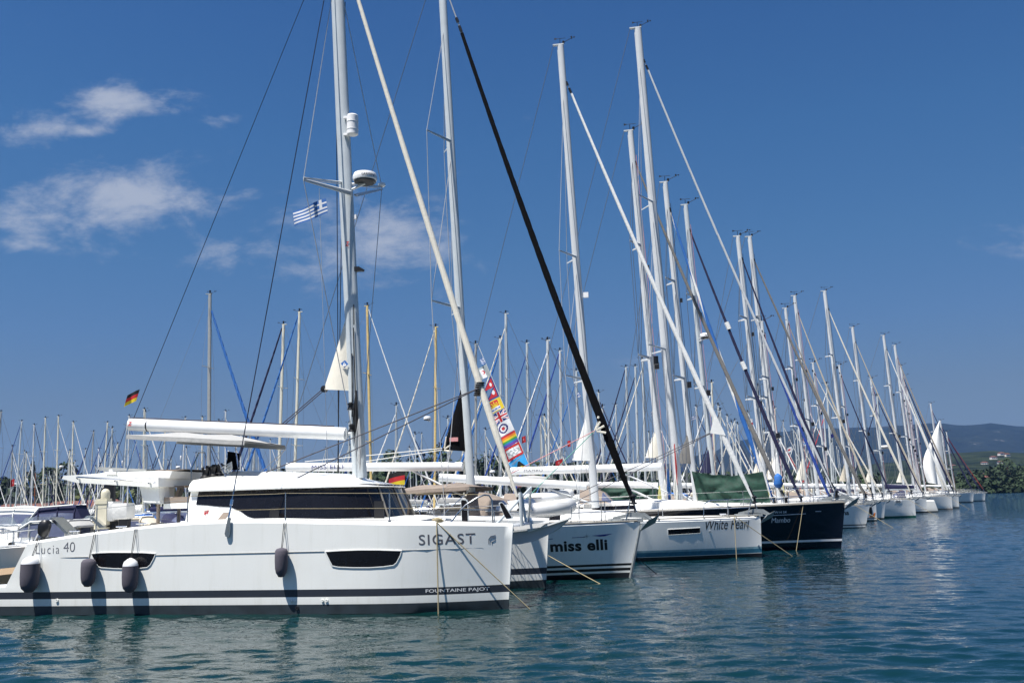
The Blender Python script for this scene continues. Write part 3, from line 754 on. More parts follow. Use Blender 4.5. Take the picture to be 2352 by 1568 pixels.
house(235,270,1.2,12,7,2.9,'third red roofed quayside building beside the cream pillar',nwin=4)
for i,(x,y,D,z,wd,lb) in enumerate([(1335,1170,424,3.2,9,'white villa low on the wooded shore left of the road'),(1700,1025,455,7,11,'orange roofed villa in the trees on the right shore'),(1820,955,520,13,9,'peach house among the treetops on the right shore'),(1660,1025,450,8,7,'cream villa left of the orange roofed one on the right shore'),(2300,1120,420,3.6,9,'red roofed house at the right edge of the photo'),(1760,1150,432,3,12,'long white villa just above the waterline on the right shore')]):
    qx,qy=q(16,x,y); D2=D; p=atD(qx,qy,D); house(qx,D+12,p[2]-1.6,wd*.55,4,2.2,lb,rz=.2*(i-2),wall='wall_white' if i in(0,3,5) else 'wall_plaster',nwin=3)
for i,(x,y,lb) in enumerate([(1755,775,'white house on the hillside, left of two'),(2000,765,'white house on the hillside, right of two'),(1905,688,'pink roofed farmhouse higher on the hillside'),(2035,628,'highest white house on the hillside'),(2120,645,'low house right of the highest hillside house'),(1250,820,'house on the hillside left of the red forestay'),(795,815,'white villa on the hill seen between the masts')]):
    qx,qy=q(16,x,y); p=atD(qx,qy,1250); hh_=fh(qx,(1250-900)/1400,p[0],p[1]); house(qx,1250,min(p[2]-3,hh_+200),7.5,5,3.2,lb,wall='wall_white',rz=.1*i,nwin=3)
# ================================================================ CATAMARAN
O=ground(1168,1397); HD=11
cat=empty('catamaran',O,R(-HD),'big white catamaran filling the lower left, with charcoal waterline stripes','catamaran')
cf=Fr(O,HD)
class CatHull(Hull):
    def xs(s,z): return lerp(-11.49,-10.95,min(1,max(0,z-.6)/1.0))
    def X(s,t,z):
        x=Hull.X(s,t,z); k=max(0,(t-.86)/.14)
        return x-(.46*k*k if z<=.601 else 0)
SHEER=[(0,1.77),(.1,1.82),(.3,1.90),(.5,1.985),(.62,1.985),(.72,1.93),(.8,1.86),(.9,1.75),(.955,1.68),(1,1.62)]
hull=CatHull(12,1.66,1.77,1.9,1.62,rake=.15,tm=.25,p=2.0,ts=.97,cwb=.75,cwm=.93,bw=.035,cham=.055,sheer=SHEER)
bands=[(0,'antifoul'),(.20,'antifoul'),(.355,'gelcoat'),(.51,'charcoal'),(.60,'gelcoat'),(.61,'gelcoat')]
h1=hull.build(cat,bands,'gelcoat','deck_white',n=44,name='near_hull')
h2=hull.build(cat,bands,'gelcoat','deck_white',n=44,name='far_hull',off=4.9)
h1['label']='near white hull with ship name and portlights'; h2['label']='far hull seen ahead of the near bow'
def patch(name,pts,surf,m,parent,off=.012,sub=3,rim=None):
    """polygon laid on a surface, as a slab with thickness"""
    P=[]
    for (a,b) in zip(pts,pts[1:]+pts[:1]):
        for k in range(sub): P.append((lerp(a[0],b[0],k/sub),lerp(a[1],b[1],k/sub)))
    fr=[(x,surf(x,z)-off,z) for x,z in P]; bk=[(x,surf(x,z)+.03,z) for x,z in P]; n=len(P)
    cx=sum(p[0] for p in P)/n; cz=sum(p[1] for p in P)/n
    mb=MB(); rg_=[]
    for f_ in (1,.82,.64,.46,.28,.1): rg_.append([(lerp(cx,a,f_),surf(lerp(cx,a,f_),lerp(cz,b,f_))-off,lerp(cz,b,f_)) for a,b in P])
    mb.loft(rg_,0,False); mb.add(rg_[-1],[tuple(range(n))],0,False); mb.loft([bk,fr],0,False)
    o=mb.build(name,m,parent)
    if rim:
        r=MB(); r.path([(x,surf(x,z)-off*.5,z) for x,z in P+P[:1]],.013,5); r.build('window_rim',rim,o)
    return o
hs=hull.surf
cpt=lambda z,l,y=-.78:[cf.p(z,a,b,y) for a,b in l]
patch('hull_window',cpt(1,[(640,1065),(700,1059),(780,1056),(900,1056),(1000,1058),(1090,1064),(1078,1095),(1052,1142),(1030,1160),(960,1168),(880,1170),(800,1168),(710,1162),(690,1155),(660,1110)]),hs,'glass',h1,rim='gelcoat')
patch('hull_window',cpt(2,[(530,1050),(640,1043),(760,1039),(900,1039),(1056,1045),(1045,1080),(1020,1128),(1000,1146),(930,1156),(830,1162),(720,1162),(620,1158),(578,1150),(560,1115)]),hs,'glass',h1,rim='gelcoat')
# moulded knuckle line with its thin shadow put in as grey, small skin fittings
mb=MB(); mb.path([(x,hs(x,1.325+.006*x)-.004,1.325+.006*x) for x in [-10.1,-9.8,-9.4]],[.001,.008,.010],4); mb.path([(x,hs(x,1.33+.006*x)-.004,1.318+.005*x) for x in [-7.74+.0,-6.5,-5,-4.2,-3.8]],.010,4); mb.path([(x,hs(x,1.30)-.004,1.295+.002*x) for x in [-2.1,-1.6,-1.0,-.45]],[.010,.009,.006,.001],4)
mb.build('knuckle_shadow_line','canvas_grey',h1)
for (z,x,y,r,m) in [(1,397,1390,.035,'gelcoat'),(2,285,1392,.038,'gelcoat'),(2,310,1394,.032,'gelcoat'),(2,507,1391,.028,'gelcoat'),(2,535,1391,.032,'gelcoat'),(2,330,1442,.04,'antifoul_black')]:
    a,b=cf.p(z,x,y,-.78); MB().lathe((a,hs(a,b)-.025,b),[(r*.35,.02),(r*.4,0),(r,0),(r*1.1,.03)],14,0,'Y').build('skin_fitting',m,h1)
# writing on the hull
letter('Lucia',h1,-10.73,-10.13,1.352,1.545,hs,'lettering_grey',off=-.012,spacing=1.25)
letter('40',h1,-10.03,-9.74,1.385,1.60,hs,'lettering_grey',off=-.012)
letter('SIGAST',h1,-1.735,-.60,1.385,1.60,hs,'lettering_grey',off=.004,spacing=1.12)
letter('FOUNTAINE PAJOT',h1,-1.63,-.36,.385,.475,hs,'lettering_white',off=.012)
mb=MB()
for pl in ([(1655,1000),(1655,965),(1668,945),(1699,938)],[(1663,998),(1663,974),(1674,962),(1697,958),(1697,975),(1672,985)],[(1676,1003),(1676,985)],[(1660,956),(1699,948)]):
    P=[(a,hs(a,b)-.001,b) for a,b in cpt(2,pl,-.35)]; mb.path(P,.006,4)
mb.build('hull_emblem','lettering_grey',h1)
# bridgedeck, foredeck between hulls
yc=2.45
mb=MB(); mb.loft([[(x,y0,z0),(x,y0,z1),(x,yc,z1+.05),(x,2*yc-y0,z1),(x,2*yc-y0,z0)] for (x,y0,z0,z1) in [(-10.6,.55,.8,1.62),(-9,.55,.72,1.80),(-7.6,.5,.7,1.93),(-5,.5,.7,1.96),(-3,.5,.85,1.92),(-2.3,.5,1.25,1.84)]],0,True,True,False)
mb.build('bridgedeck','deck_white',cat)
# coach roof: plan outline lofted upward
def outline(z,ins=0,xf=None,xa=-7.7):
    y0=.30+(z-1.9)*.33+ins; xf=xf if xf is not None else -3.02-(z-1.9)*.42-ins; x5=min(-4.3,xf-.75); pts=[(xa,y0),( -6.9,y0),(-6.2,y0),(-5.4,y0),(x5,y0+.02)]
    for i in range(1,9):
        a=math.pi/2*i/8; pts.append((x5+(xf-x5)*math.sin(a)**.9, yc-(yc-y0-.02)*math.cos(a)**.72))
    return [(x,y,z) for x,y in pts]+[(x,2*yc-y,z) for x,y in pts[-2::-1]]
mb=MB(); mb.loft([outline(1.80),outline(1.95),outline(2.72)],0,True,True,False); cab=mb.build('saloon',['gelcoat'],cat,40)
def ins_(z,k,xf): return outline(z,k,xf)
mb=MB(); mb.loft([outline(2.71,-.02,-3.6),outline(2.66,-.14,-3.30),outline(2.70,-.16,-3.27),outline(2.84,-.13,-3.33),outline(2.93,-.02,-3.5),outline(2.98,.26,-3.85,-7.6),outline(3.03,.58,-4.1,-7.5),outline(3.12,.78,-4.35,-7.3),outline(3.16,1.1,-4.5,-7.2)],0,True,True,True); roof=mb.build('coach_roof','gelcoat',cab,28)
for v in roof.data.vertices:
    k_=max(0,min(1.1,(v.co.z-2.66)/.45)); v.co.z-=k_*(max(0,v.co.x+6.8)*.055+max(0,v.co.x+4.4)*.19)
# wrap-around black glazing, proud of the saloon side
def zlo(x): return interp([(-7.55,2.36),(-6.62,2.28),(-5.95,2.0),(-5.5,1.97),(-2.5,1.97)],x) if x<-5.5 else lerp(1.97,2.0,(x+5.5)/3)
def zhi(x): return interp([(-7.55,2.70),(-6.6,2.64),(-6.1,2.72),(-5.8,2.73)],x) if x<-5.8 else 2.73
rows=[];xs_=[-7.5,-7.2,-6.9,-6.62,-6.35,-6.15,-5.95,-5.5,-5,-4.6]
def gl(o_,z0,z1,mirror=False):
    pass
mb=MB()
for mir in (0,1):
    rg=[]
    for x in xs_:
        r=[]
        for k in range(5):
            z=lerp(zlo(x),zhi(x),k/4); y=.30+(z-1.9)*.33-.015; r.append((x,2*yc-y if mir else y,z))
        rg.append(r)
    mb.loft(rg,0,False,False)
# curved front: sample outline beyond index 3
rg=[]
zz=[lerp(1.96,2.73,k/5) for k in range(6)]; OL=[outline(z,-.015) for z in zz]; n=len(OL[0])
for i in range(4,n-4): rg.append([OL[k][i] for k in range(6)])
r0=[]
for mir in (0,1):
    r=[]
    for k in range(6):
        y=.30+(zz[k]-1.9)*.33-.015; r.append((-4.6,2*yc-y if mir else y,zz[k]))
    r0.append(r)
rg=[r0[0]]+rg+[r0[1]]
mb.loft(rg,0,False,False); gz=mb.build('saloon_window','glass',cab,60)
mb=MB()
for i in (7,9,11): 
    if i<len(rg)-1: mb.path([ (p[0]+.008,p[1]-.008,p[2]) for p in rg[i]],.028,4)
mb.build('window_pillar','toerail',gz)
# opening vents in glazing (black flaps hanging out)
for (za,xa) in ((2,(147,203)),(2,(870,935))):
    vy=.2 if xa[0]<200 else .93; a=cf.p(2,xa[0],745 if xa[0]<200 else 700,vy); b=cf.p(2,xa[1],838,vy)
    MB().prism([(a[0],a[1]),(a[0]+.22,a[1]),(b[0]+.02,b[1]),(b[0]-.22,b[1])],vy-.06,vy-.03).build('window_vent','black',cab)
fs_=lambda x,z:.30+(z-1.9)*.33
letter('FOUNTAINE PAJOT',cab,*[cf.p(1,1370,818,.37)[0],cf.p(1,1490,818,.37)[0]],*[cf.p(1,1400,818,.37)[1],cf.p(1,1400,805,.37)[1]],fs_,'lettering_grey',off=.004)
mb=MB()
for pl in ([(1424,792),(1424,772),(1432,766),(1452,764)],[(1431,798),(1431,780),(1438,775),(1449,774),(1449,783),(1436,786)]): mb.path([(a,fs_(a,b)-.012,b) for a,b in [cf.p(1,u,v,.37) for u,v in pl]],.009,4)
mb.build('emblem','red',cab)
patch('side_opening',[cf.p(1,a,b,.36) for a,b in [(1506,848),(1555,778),(1604,776),(1560,846)]],fs_,'taupe',cab,sub=1)
# aft bulkhead, cockpit sides and seat
MB().prism([(-7.70,1.9),(-7.55,1.9),(-7.55,2.62),(-7.66,2.62)],.9,4.0).build('cockpit_door','glass_clear',cab)
g=MB(); g.prism([cf.p(2,a,b,.7) for a,b in []] or [(-8.42,2.40),(-7.68,2.44),(-7.68,2.55),(-8.42,2.55)],.6,1.7); g.build('cockpit_seat','cushion',cat)
g=MB(); g.prism([(-8.42,2.28),(-7.68,2.28),(-7.68,2.42),(-8.42,2.40)],.58,1.75); g.build('cockpit_locker','gelcoat',cat)
# cockpit hardtop
tp=MB()
a=[cf.p(1,x,y,.35) for x,y in [(440,545),(452,524),(545,517),(1112,536),(1112,600),(1060,604),(540,572)]]
tp.prism(a,.30,4.6); ht=tp.build('cockpit_hardtop','gelcoat',cat)
g=MB(); P=[cf.p(1,x,y,.25) for x,y in [(538,540),(545,532),(800,548),(1080,566),(1087,572),(1075,578)]]; g.path([(x,.22,z) for x,z in P],.018,6)
for x,y in [(545,545),(805,560),(1040,575)]: u=cf.p(1,x,y,.25); g.tube((u[0],.22,u[1]),(u[0],.31,u[1]),.02,n=6)
g.build('grab_rail','steel',ht)
g=MB(); g.prism([cf.p(1,x,y,.6) for x,y in [(560,518),(760,500),(1110,488),(1200,490),(1180,540),(560,530)]],.6,4.3); g.build('hardtop_rise','gelcoat',ht)
g=MB(); g.prism([cf.p(1,x,y,.5) for x,y in [(985,600),(1112,598),(1128,720),(1015,712)]],.42,.9); g.build('helm_moulding','gelcoat',cat)
g=MB(); g.prism([cf.p(1,x,y,1.2) for x,y in [(1110,500),(1204,490),(1200,670),(1130,670)]],1.0,1.3); g.build('helm_bulkhead','gelcoat_warm',cat)
g=MB(); g.prism([cf.p(1,x,y,2.2) for x,y in [(775,466),(1112,482),(1110,498),(790,492)]],1.6,3.6); g.build('sliding_hatch','alu_grey',ht)
g=MB(); g.prism([cf.p(1,x,y,.5) for x,y in [(722,512),(722,494),(750,493),(750,477),(774,477),(776,493),(798,496),(796,516)]],.55,.6); g.build('name_board','gelcoat',ht)
# helm seat / table (dark)
g=MB(); g.prism([cf.p(1,x,y,2) for x,y in [(1204,488),(1400,482),(1395,488),(1320,496),(1210,492)]],1.2,3.2); g.build('flybridge_table','cushion',cat)
g=MB(); g.prism([cf.p(1,x,y,2) for x,y in [(1290,492),(1308,492),(1250,672),(1228,672)]],1.9,2.1); g.build('table_leg','cushion',cat)
g=MB(); g.prism([cf.p(1,x,y,2) for x,y in [(1205,500),(1340,490),(1345,560),(1250,572),(1205,560)]],2.4,4.2); g.build('flybridge_lounge','canvas_beige',cat)
g=MB(); g.prism([cf.p(1,x,y,1.2) for x,y in [(1180,596),(1320,592),(1310,602),(1200,604)]],1.0,1.8); g.build('side_table','cushion',cat)
g=MB(); P=[cf.p(1,x,y,1.2) for x,y in [(1330,560),(1334,475),(1385,362),(1425,362),(1432,380),(1428,478)]]; g.path([(x,1.2,z) for x,z in P],.018,6); g.build('helm_rail','steel',cat)
# bimini over helm
b0=cf.p(1,890,272,1.0); b1=cf.p(1,1710,322,1.0)
bm=bimini(cat,b0[0],b1[0],b0[1]+.12,1.15,'canvas_grey',dz=b1[1]-b0[1]+.02,legs=False); 
for v in bm.data.vertices: v.co.y+=2.1
g=MB()
for (xa,ya,xb_,yb) in [(950,283,878,516),(1145,290,1075,470),(1472,312,1583,552),(1640,325,1660,470),(1430,385,1428,478)]:
    u=cf.p(1,xa,ya,1.15); v=cf.p(1,xb_,yb,1.0); g.tube((u[0],1.15,u[1]),(v[0],1.0,v[1]),.016,n=6)
g.build('bimini_frame','steel',bm)
# black cloth at helm (folded sun cover)
g=MB(); g.prism([cf.p(1,x,y,2.45) for x,y in [(1578,475),(1590,400),(1592,354),(1620,358),(1662,368),(1664,480),(1640,484)]],2.40,2.5); g.build('sail_bag_end','sail_black',cat)
for x,y,s in ((1436,540,1.25),(1490,528,1.2),(1535,512,1.1)): u=cf.p(1,x,y,1.3); winch(cat,(u[0],1.3,u[1]),s)
rope_coil(cat,(cf.p(1,1610,480,1.3)[0],1.3,3.35),5,.28,'rope_white','coiled_line',.3)
# mast, boom, rig
MF=(-4.20,yc,2.9); MTp=(-4.93,yc,18.3)
mo=mast_part(cat,MF,MTp,.19,.115,'alu',16)
def mx(z): return lerp(MF[0],MTp[0],(z-MF[2])/(MTp[2]-MF[2]))
bf=cf.p(2,668,232,yc); ba=cf.p(1,905,167,yc)
bo=boom_part(cat,(ba[0],yc,ba[1]),(bf[0],yc,bf[1]),.145,'boomwhite',n=14,sq=1.12)
g=MB(); zz=lerp(ba[1],bf[1],.08); xx=lerp(ba[0],bf[0],.087); g.loft([g.ring((xx,yc,zz-.01),(1,0,-.05),.165,14,.149),g.ring((xx+.035,yc,zz-.01),(1,0,-.05),.165,14,.149)]); g.build('boom_band','black',bo)
g=MB(); g.tube((bf[0],yc,bf[1]),(MF[0]-.15,yc,bf[1]-.0),.04,n=8); g.box((bf[0]-.02,yc,bf[1]),(.14,.16,.2)); g.build('gooseneck','alu_white',bo)
g=MB(); g.path([(lerp(ba[0],bf[0],f),yc-.02,lerp(ba[1],bf[1],f)+.18+.006*math.sin(f*60)) for f in [i/40 for i in range(39)]],.013,4); g.build('outhaul_line','rope_dark',bo)
letter('Z',bo,ba[0]+.03,ba[0]+.16,ba[1]-.05,ba[1]+.06,lambda x,z:yc-.15,'red',off=.03,shear=.2)
# spreaders
s1=cf.p(0,697,412,1.2); r1=cf.p(0,806,443,2.35); s2=cf.p(0,877,430,3.7)
spreader(mo,(r1[0],2.35,r1[1]),(s1[0],1.2,s1[1]),.045); spreader(mo,(r1[0]+.05,2.55,r1[1]),(s2[0],3.7,s2[1]-.05),.045)
g=MB(); g.tube((s1[0],1.2,s1[1]+.05),(s2[0],3.7,s2[1]+.02),.022,n=6); g.tube((s1[0],1.2,s1[1]+.0),(s2[0]-.05,3.6,s2[1]-.05),.012,n=6); g.build('spreader_brace','alu_white',mo)
g=MB(); g.lathe((s2[0],3.7,s2[1]+.02),[(.07,0),(.10,.03),(.10,.09),(.05,.12),(.01,.125)],12); g.build('gps_antenna','white',mo)
u=cf.p(5,980,1262,2.0); radar(mo,(u[0],1.95,u[1]),.31,txt=None)
r_=[o for o in mo.children if o.name.startswith('radar')][-1]
letter('GARMIN',r_,u[0]+.02,u[0]+.29,u[1]+.05,u[1]+.125,lambda x,z:1.95-math.sqrt(max(0,.31**2-(x-u[0])**2)),'lettering_black',off=0)
u=cf.p(5,893,875,2.3); g=MB(); 
ra=cf.p(5,893,945,2.3); hh_=u[1]-ra[1]; g.lathe((u[0],2.25,ra[1]),[(.12,0),(.15,.02),(.15,hh_*.5),(.158,hh_*.51),(.158,hh_*.55),(.15,hh_*.56),(.15,hh_*1.25),(.158,hh_*1.26),(.158,hh_*1.3),(.15,hh_*1.31),(.15,hh_*1.9),(.13,hh_*2.0),(.02,hh_*2.02)],16); g.box((u[0]-.16,2.3,ra[1]+.06),(.2,.08,.06)); g.box((u[0]-.16,2.3,ra[1]+hh_*1.9),(.2,.08,.06)); g.build('radar_reflector','white',mo)
u=cf.p(6,570,397,yc); g=MB(); g.prism([(u[0]-.13,u[1]-.06),(u[0]-.13,u[1]+.07),(u[0]+.08,u[1]+.07),(u[0]+.19,u[1]),(u[0]+.17,u[1]-.05),(u[0]+.03,u[1]-.04)],yc-.07,yc+.07); g.build('deck_light','black',mo)
u=cf.p(6,553,30,yc); MB().box((u[0]+.02,yc,u[1]),(.09,.08,.11)).build('steaming_light','white',mo)
letter('Z',mo,mx(8.9)-.06,mx(8.9)+.05,8.85,8.97,lambda x,z:yc-.125,'red',off=.03,shear=.2)
# halyards and coils at the mast
g=MB()
for k,(a,b) in enumerate([((6,548,800),(6,565,1340)),((6,538,980),(6,540,1420)),((6,550,640),(6,552,780))]):
    u=cf.p(*a,yc-.12); v=cf.p(*b,yc-.14); g.tube((u[0],yc-.14,u[1]),(v[0],yc-.16,v[1]),.014,n=4)
g.build('halyard','rope_black',mo)
u=cf.p(2,740,20,yc-.15); rope_coil(cat,(u[0],yc-.16,u[1]+.3),6,1.3,'rope_black','coiled_halyard',.06)
u=cf.p(2,765,130,yc-.15); rope_coil(cat,(u[0],yc-.2,u[1]),9,1.3,'wire_light','coiled_halyard',.08)
for a in ((2,705,40),(2,713,190)):
    u=cf.p(*a,yc-.1); winch(mo,(u[0]+.02,yc-.2,u[1]-.1),.8,'mast_winch')
# rigging lines
wires('topping_lift',[((mx(18),yc,18.1),(ba[0]+.1,yc,ba[1]+.15))],.010,'wire_dark',cat)
ck=cf.p(0,527,1200,-.80)
wires('shroud',[((-6.02,-.80,2.05),(mx(17.2)-.05,yc-.1,17.2))],.013,'wire_dark',cat)
wires('shroud',[((-6.02,4.9+.8,2.05),(mx(17.2)-.05,yc+.1,17.2))],.013,'wire_dark',cat)
g=MB(); t0=Vector((-6.02,-.80,2.05)); dd=(Vector((mx(17.2),yc,17.2))-t0).normalized(); g.tube(t0-dd*.1,t0+dd*.28,.02,n=8); g.tube(t0+dd*.28,t0+dd*.40,.035,n=8); g.tube(t0+dd*.4,t0+dd*.85,.014,n=6); g.build('turnbuckle','steel',cat)
g=MB(); cp=[cf.p(1,x,y,-.84) for x,y in [(1600,812),(1612,820),(1608,925),(1600,945),(1588,950),(1576,945),(1570,925),(1592,815)]]; g.prism(cp,-.875,-.835); 
g.build('chainplate','steel',h1)
for i,(s_,a) in enumerate(((s1,1.2),(s2,3.7))):
    wires('diamond_stay',[((mx(16.8),yc,16.8),(s_[0],a,s_[1])),((s_[0],a,s_[1]),(MF[0]-.02,yc,3.2))],.011,'wire_light',mo)
wires('flag_halyard',[((-4.95,1.55,10.2),(-4.7,1.6,3.0))],.006,'wire_light',mo)
wires('running_line',[((mx(14),yc+.3,15.9),(-4.9,yc+.3,3.1))],.012,'rope_black',cat)
u=cf.p(0,645,975,yc)
wires('backstay_purchase',[((u[0],yc,u[1]),(cf.p(6,340,1220,yc)[0],yc,cf.p(6,340,1220,yc)[1])),((u[0]+.05,yc,u[1]-.03),(cf.p(6,345,1232,yc)[0],yc,cf.p(6,345,1232,yc)[1]))],.012,'rope_dark',cat)
# furled genoa with its clew, sheets
ft=cf.p(0,825,0,yc); fb_=cf.p(0,1188,1140,yc); dd=Vector((ft[0]-fb_[0],0,ft[1]-fb_[1])).normalized()
top=Vector((fb_[0],yc,fb_[1]))+dd*15.4
furl(cat,top,(fb_[0],yc,fb_[1]),.088,'sail_cream',rt=.55,sag=.004,n=10,seg=90)
g=MB(); g.lathe((fb_[0]+.07,yc,fb_[1]-.34),[(.02,0),(.09,.02),(.09,.05),(.05,.07),(.05,.17),(.09,.19),(.09,.22),(.03,.26)],12); g.tube((fb_[0]+.12,yc,1.72),(fb_[0],yc,fb_[1]),.025,n=6); g.build('furling_drum','black',cat)
cw=cf.p(6,1418,1228,yc); g=MB()
for k in range(7): g.lathe((cw[0]-.02+.012*k,yc,cw[1]-.16+.05*k),[(.10,0),(.115,.015),(.10,.03)],12)
g.build('sheet_knot','rope_black',cat)
for a,b in (((2,110,500),.9),((2,310,548),.9),):
    u=cf.p(*a,b); wires('genoa_sheet',[((cw[0],yc-.1,cw[1]),(u[0],b,u[1]))],.014,'wire_dark',cat)
# staysail corner/main clew in front of the boom (cream triangle)
hd=cf.p(6,497,725,yc); cl_=cf.p(6,345,1232,yc); ftt=cf.p(6,519,1243,yc)
ms=sailclew(cat,((hd[0],hd[1]),(cl_[0],cl_[1]),(ftt[0]+.12,ftt[1])),yc,'sail_cream')
g=MB(); g.lathe((cl_[0],yc-.06,cl_[1]+.02),[(.02,0),(.09,.01),(.09,.09),(.02,.1)],12,0,'Y'); g.build('clew_block','black',ms)
g=MB(); L_=[cf.p(6,a,b,yc-.13) for a,b in [(457,1048),(487,1025),(511,1052),(484,1080)]]; g.add([(x,yc-.13,z) for x,z in L_],[(0,1,2,3)]); g.build('sail_badge','flag_blue',ms)
g=MB(); L_=[cf.p(6,a,b,yc-.14) for a,b in [(470,1066),(483,1036),(486,1062),(492,1045),(497,1064),(480,1070)]]; g.add([(x,yc-.14,z) for x,z in L_],[(0,1,2,3,4,5)]); g.build('badge_sails','white',ms)
# deck gear: stanchions, lifelines, pulpit
def edge(z,x,y,ins=.09):
    l=-.7
    for _ in range(5):
        a=cf.p(z,x,y,l); l=-max(.03,hull.hb(min(1,max(0,-a[0]/11.5)),1.7)-ins)
    return (a[0],l,a[1])
def rail(name,pts,r,m='steel',par=None):
    g=MB(); g.path(pts,r,6); return g.build(name,m,par or cat)
ST=[(1,670,730,905),(1,1305,620,852),(2,247,640,835),(2,973,640,835)]
for z,x,ya,yb in ST:
    b=edge(z,x,yb); a=cf.p(z,x,ya,b[1]); g=MB(); g.tube((b[0],b[1],b[2]-.03),(b[0],b[1],a[1]),.014,n=6); g.lathe((b[0],b[1],b[2]-.03),[(.035,0),(.035,.03),(.015,.05)],8); g.build('stanchion','steel',cat)
zt=lambda z,x,y:edge(z,x,y)
rail('lifeline',[zt(1,1305,666),zt(1,1916,650),zt(2,247,645),zt(2,973,645),zt(2,1660,655)],.006,'rope',cat)
rail('lifeline',[zt(1,1305,770),zt(1,1916,757),zt(2,247,752),zt(2,973,750),zt(2,1655,752)],.006,'rope',cat)
rail('lifeline',[zt(1,670,905-150),zt(1,1305,690)],.006,'wire',cat)
rail('jackline',[zt(1,900,880),zt(1,1300,852),zt(2,200,835),zt(2,900,833),zt(2,1640,840)],.007,'wire_dark',cat)
pz=lambda x,y,l=-.45:(lambda a:(a[0],-max(.03,hull.hb(min(1,max(0,-a[0]/12)),1.7)-.06),a[1]))(cf.p(2,x,y,l))
rail('pulpit',[pz(1398,850),pz(1440,790),pz(1490,730),pz(1560,680),pz(1610,657),pz(1640,660),pz(1658,690),pz(1662,760),pz(1666,862)],.017)
rail('pulpit',[pz(1478,760),pz(1672,762),pz(1678,862)],.014)
for k,(P,m1) in enumerate([([(1468,690),(1478,683),(1510,688),(1518,700),(1524,848),(1520,853),(1480,850),(1474,842)],.15),([(1733,716),(1740,708),(1752,706),(1765,715),(1832,812),(1832,820),(1790,826),(1778,812)],.3)]):
    pts=[cf.p(2,a,b,m1) for a,b in P]; c=(sum(p[0] for p in pts)/8,sum(p[1] for p in pts)/8)
    g=MB(); g.prism(pts,m1-.02,m1+.03); ho=g.build('hatch_lid','alu',cat)
    g=MB(); g.prism([(lerp(c[0],x,.80),lerp(c[1],z,.9)) for x,z in pts],m1-.03,m1-.015); g.build('hatch_glass','glass',ho)
# bow beam, longeron, seagull striker, net
g=MB(); g.tube((-.35,.2,1.62),(-.35,4.7,1.62),.085,n=12); g.build('crossbeam','alu_white',cat)
g=MB(); P=[cf.p(3,a,b,yc) for a,b in [(90,1092),(200,1078),(330,1040),(440,1000),(480,996),(470,1012),(415,1062),(380,1085),(300,1125),(230,1155),(150,1172),(85,1172)]]; g.prism(P,yc-.16,yc+.16); g.build('bowsprit','alu_white',cat)
g=MB(); P=[cf.p(3,a,b,yc-.2) for a,b in [(0,1060),(90,1056),(280,1025),(330,1025),(290,1055),(100,1078),(0,1082)]]; g.prism(P,yc-.35,yc+.35); g.build('bow_platform','gelcoat_warm',cat)
g=MB(); a=cf.p(3,200,1085,yc-.2); b=cf.p(3,480,1000,yc-.2); g.prism([(a[0],a[1]-.02),(a[0],a[1]+.02),(b[0],b[1]+.03),(b[0],b[1])],yc-.28,yc+.28); g.build('bow_plank','gelcoat',cat)
g=MB(); 
for s_ in(-1,1): g.tube((-.35,yc+s_*2.1,1.7),(.12,yc,2.55),.03,n=6); 
a=cf.p(3,140,812,1.2); b=cf.p(3,150,1015,1.2); g.tube((a[0],1.2,a[1]),(b[0],1.2,b[1]-.1),.04,n=8); a=cf.p(3,150,820,1.3); b=cf.p(3,180,1020,1.3); g.tube((a[0],1.3,a[1]),(b[0],1.3,b[1]),.03,n=8)
g.build('striker_strut','alu',cat)
g=MB()
for i in range(23):
    x=lerp(-2.35,-.4,i/22); g.tube((x,.55,1.60),(x,4.35,1.60),.006,n=3)
for i in range(42):
    y=lerp(.55,4.35,i/41); g.tube((-2.35,y,1.60),(-.4,y,1.60),.006,n=3)
g.build('trampoline_net','wire_light',cat)
# deck hardware
for z,x,y,l_ in ((1,845,893,-.65),(1,985,872,-.65),(1,1680,845,-.6),(2,1320,845,-.62),(1,520,925,-.5)):
    a=edge(z,x,y,.16); l=a[1]; a=(a[0],a[2]); g=MB(); g.tube((a[0]-.13,l,a[1]+.05),(a[0]+.13,l,a[1]+.05),.016,n=6); g.tube((a[0]-.05,l,a[1]-.02),(a[0]-.05,l,a[1]+.05),.014,n=6); g.tube((a[0]+.05,l,a[1]-.02),(a[0]+.05,l,a[1]+.05),.014,n=6); g.build('cleat','steel',cat)
for P in ([(356,822),(374,812),(490,928),(470,932)],[(634,812),(655,808),(740,882),(700,884)]):
    g=MB(); g.prism([cf.p(1,a,b,-.2) for a,b in P],-.25,.15); g.build('boarding_rail','steel',cat)
g=MB()
for a,b in (((1,285,880),(1,240,965)),((1,300,870),(1,300,950))):
    u=cf.p(*a,-.3);v=cf.p(*b,-.3); g.tube((u[0],-.3,u[1]),(v[0],-.3,v[1]-.03),.016,n=6)
g.build('pushpit','steel',cat)
for xy in ((1105,715,850),(1248,715,840)):
    u=cf.p(1,xy[0],xy[1],4.6); v=cf.p(1,xy[0],xy[2],4.6); MB().tube((u[0],4.6,v[1]-.3),(u[0],4.6,u[1]+.1),.05,n=8).build('hardtop_post','taupe',cat)
u=cf.p(1,770,590,4.2); v=cf.p(1,770,720,4.2); MB().box((u[0],4.2,(u[1]+v[1])/2-.1),(.28,.1,abs(u[1]-v[1])+.5)).build('hardtop_post','black',cat)
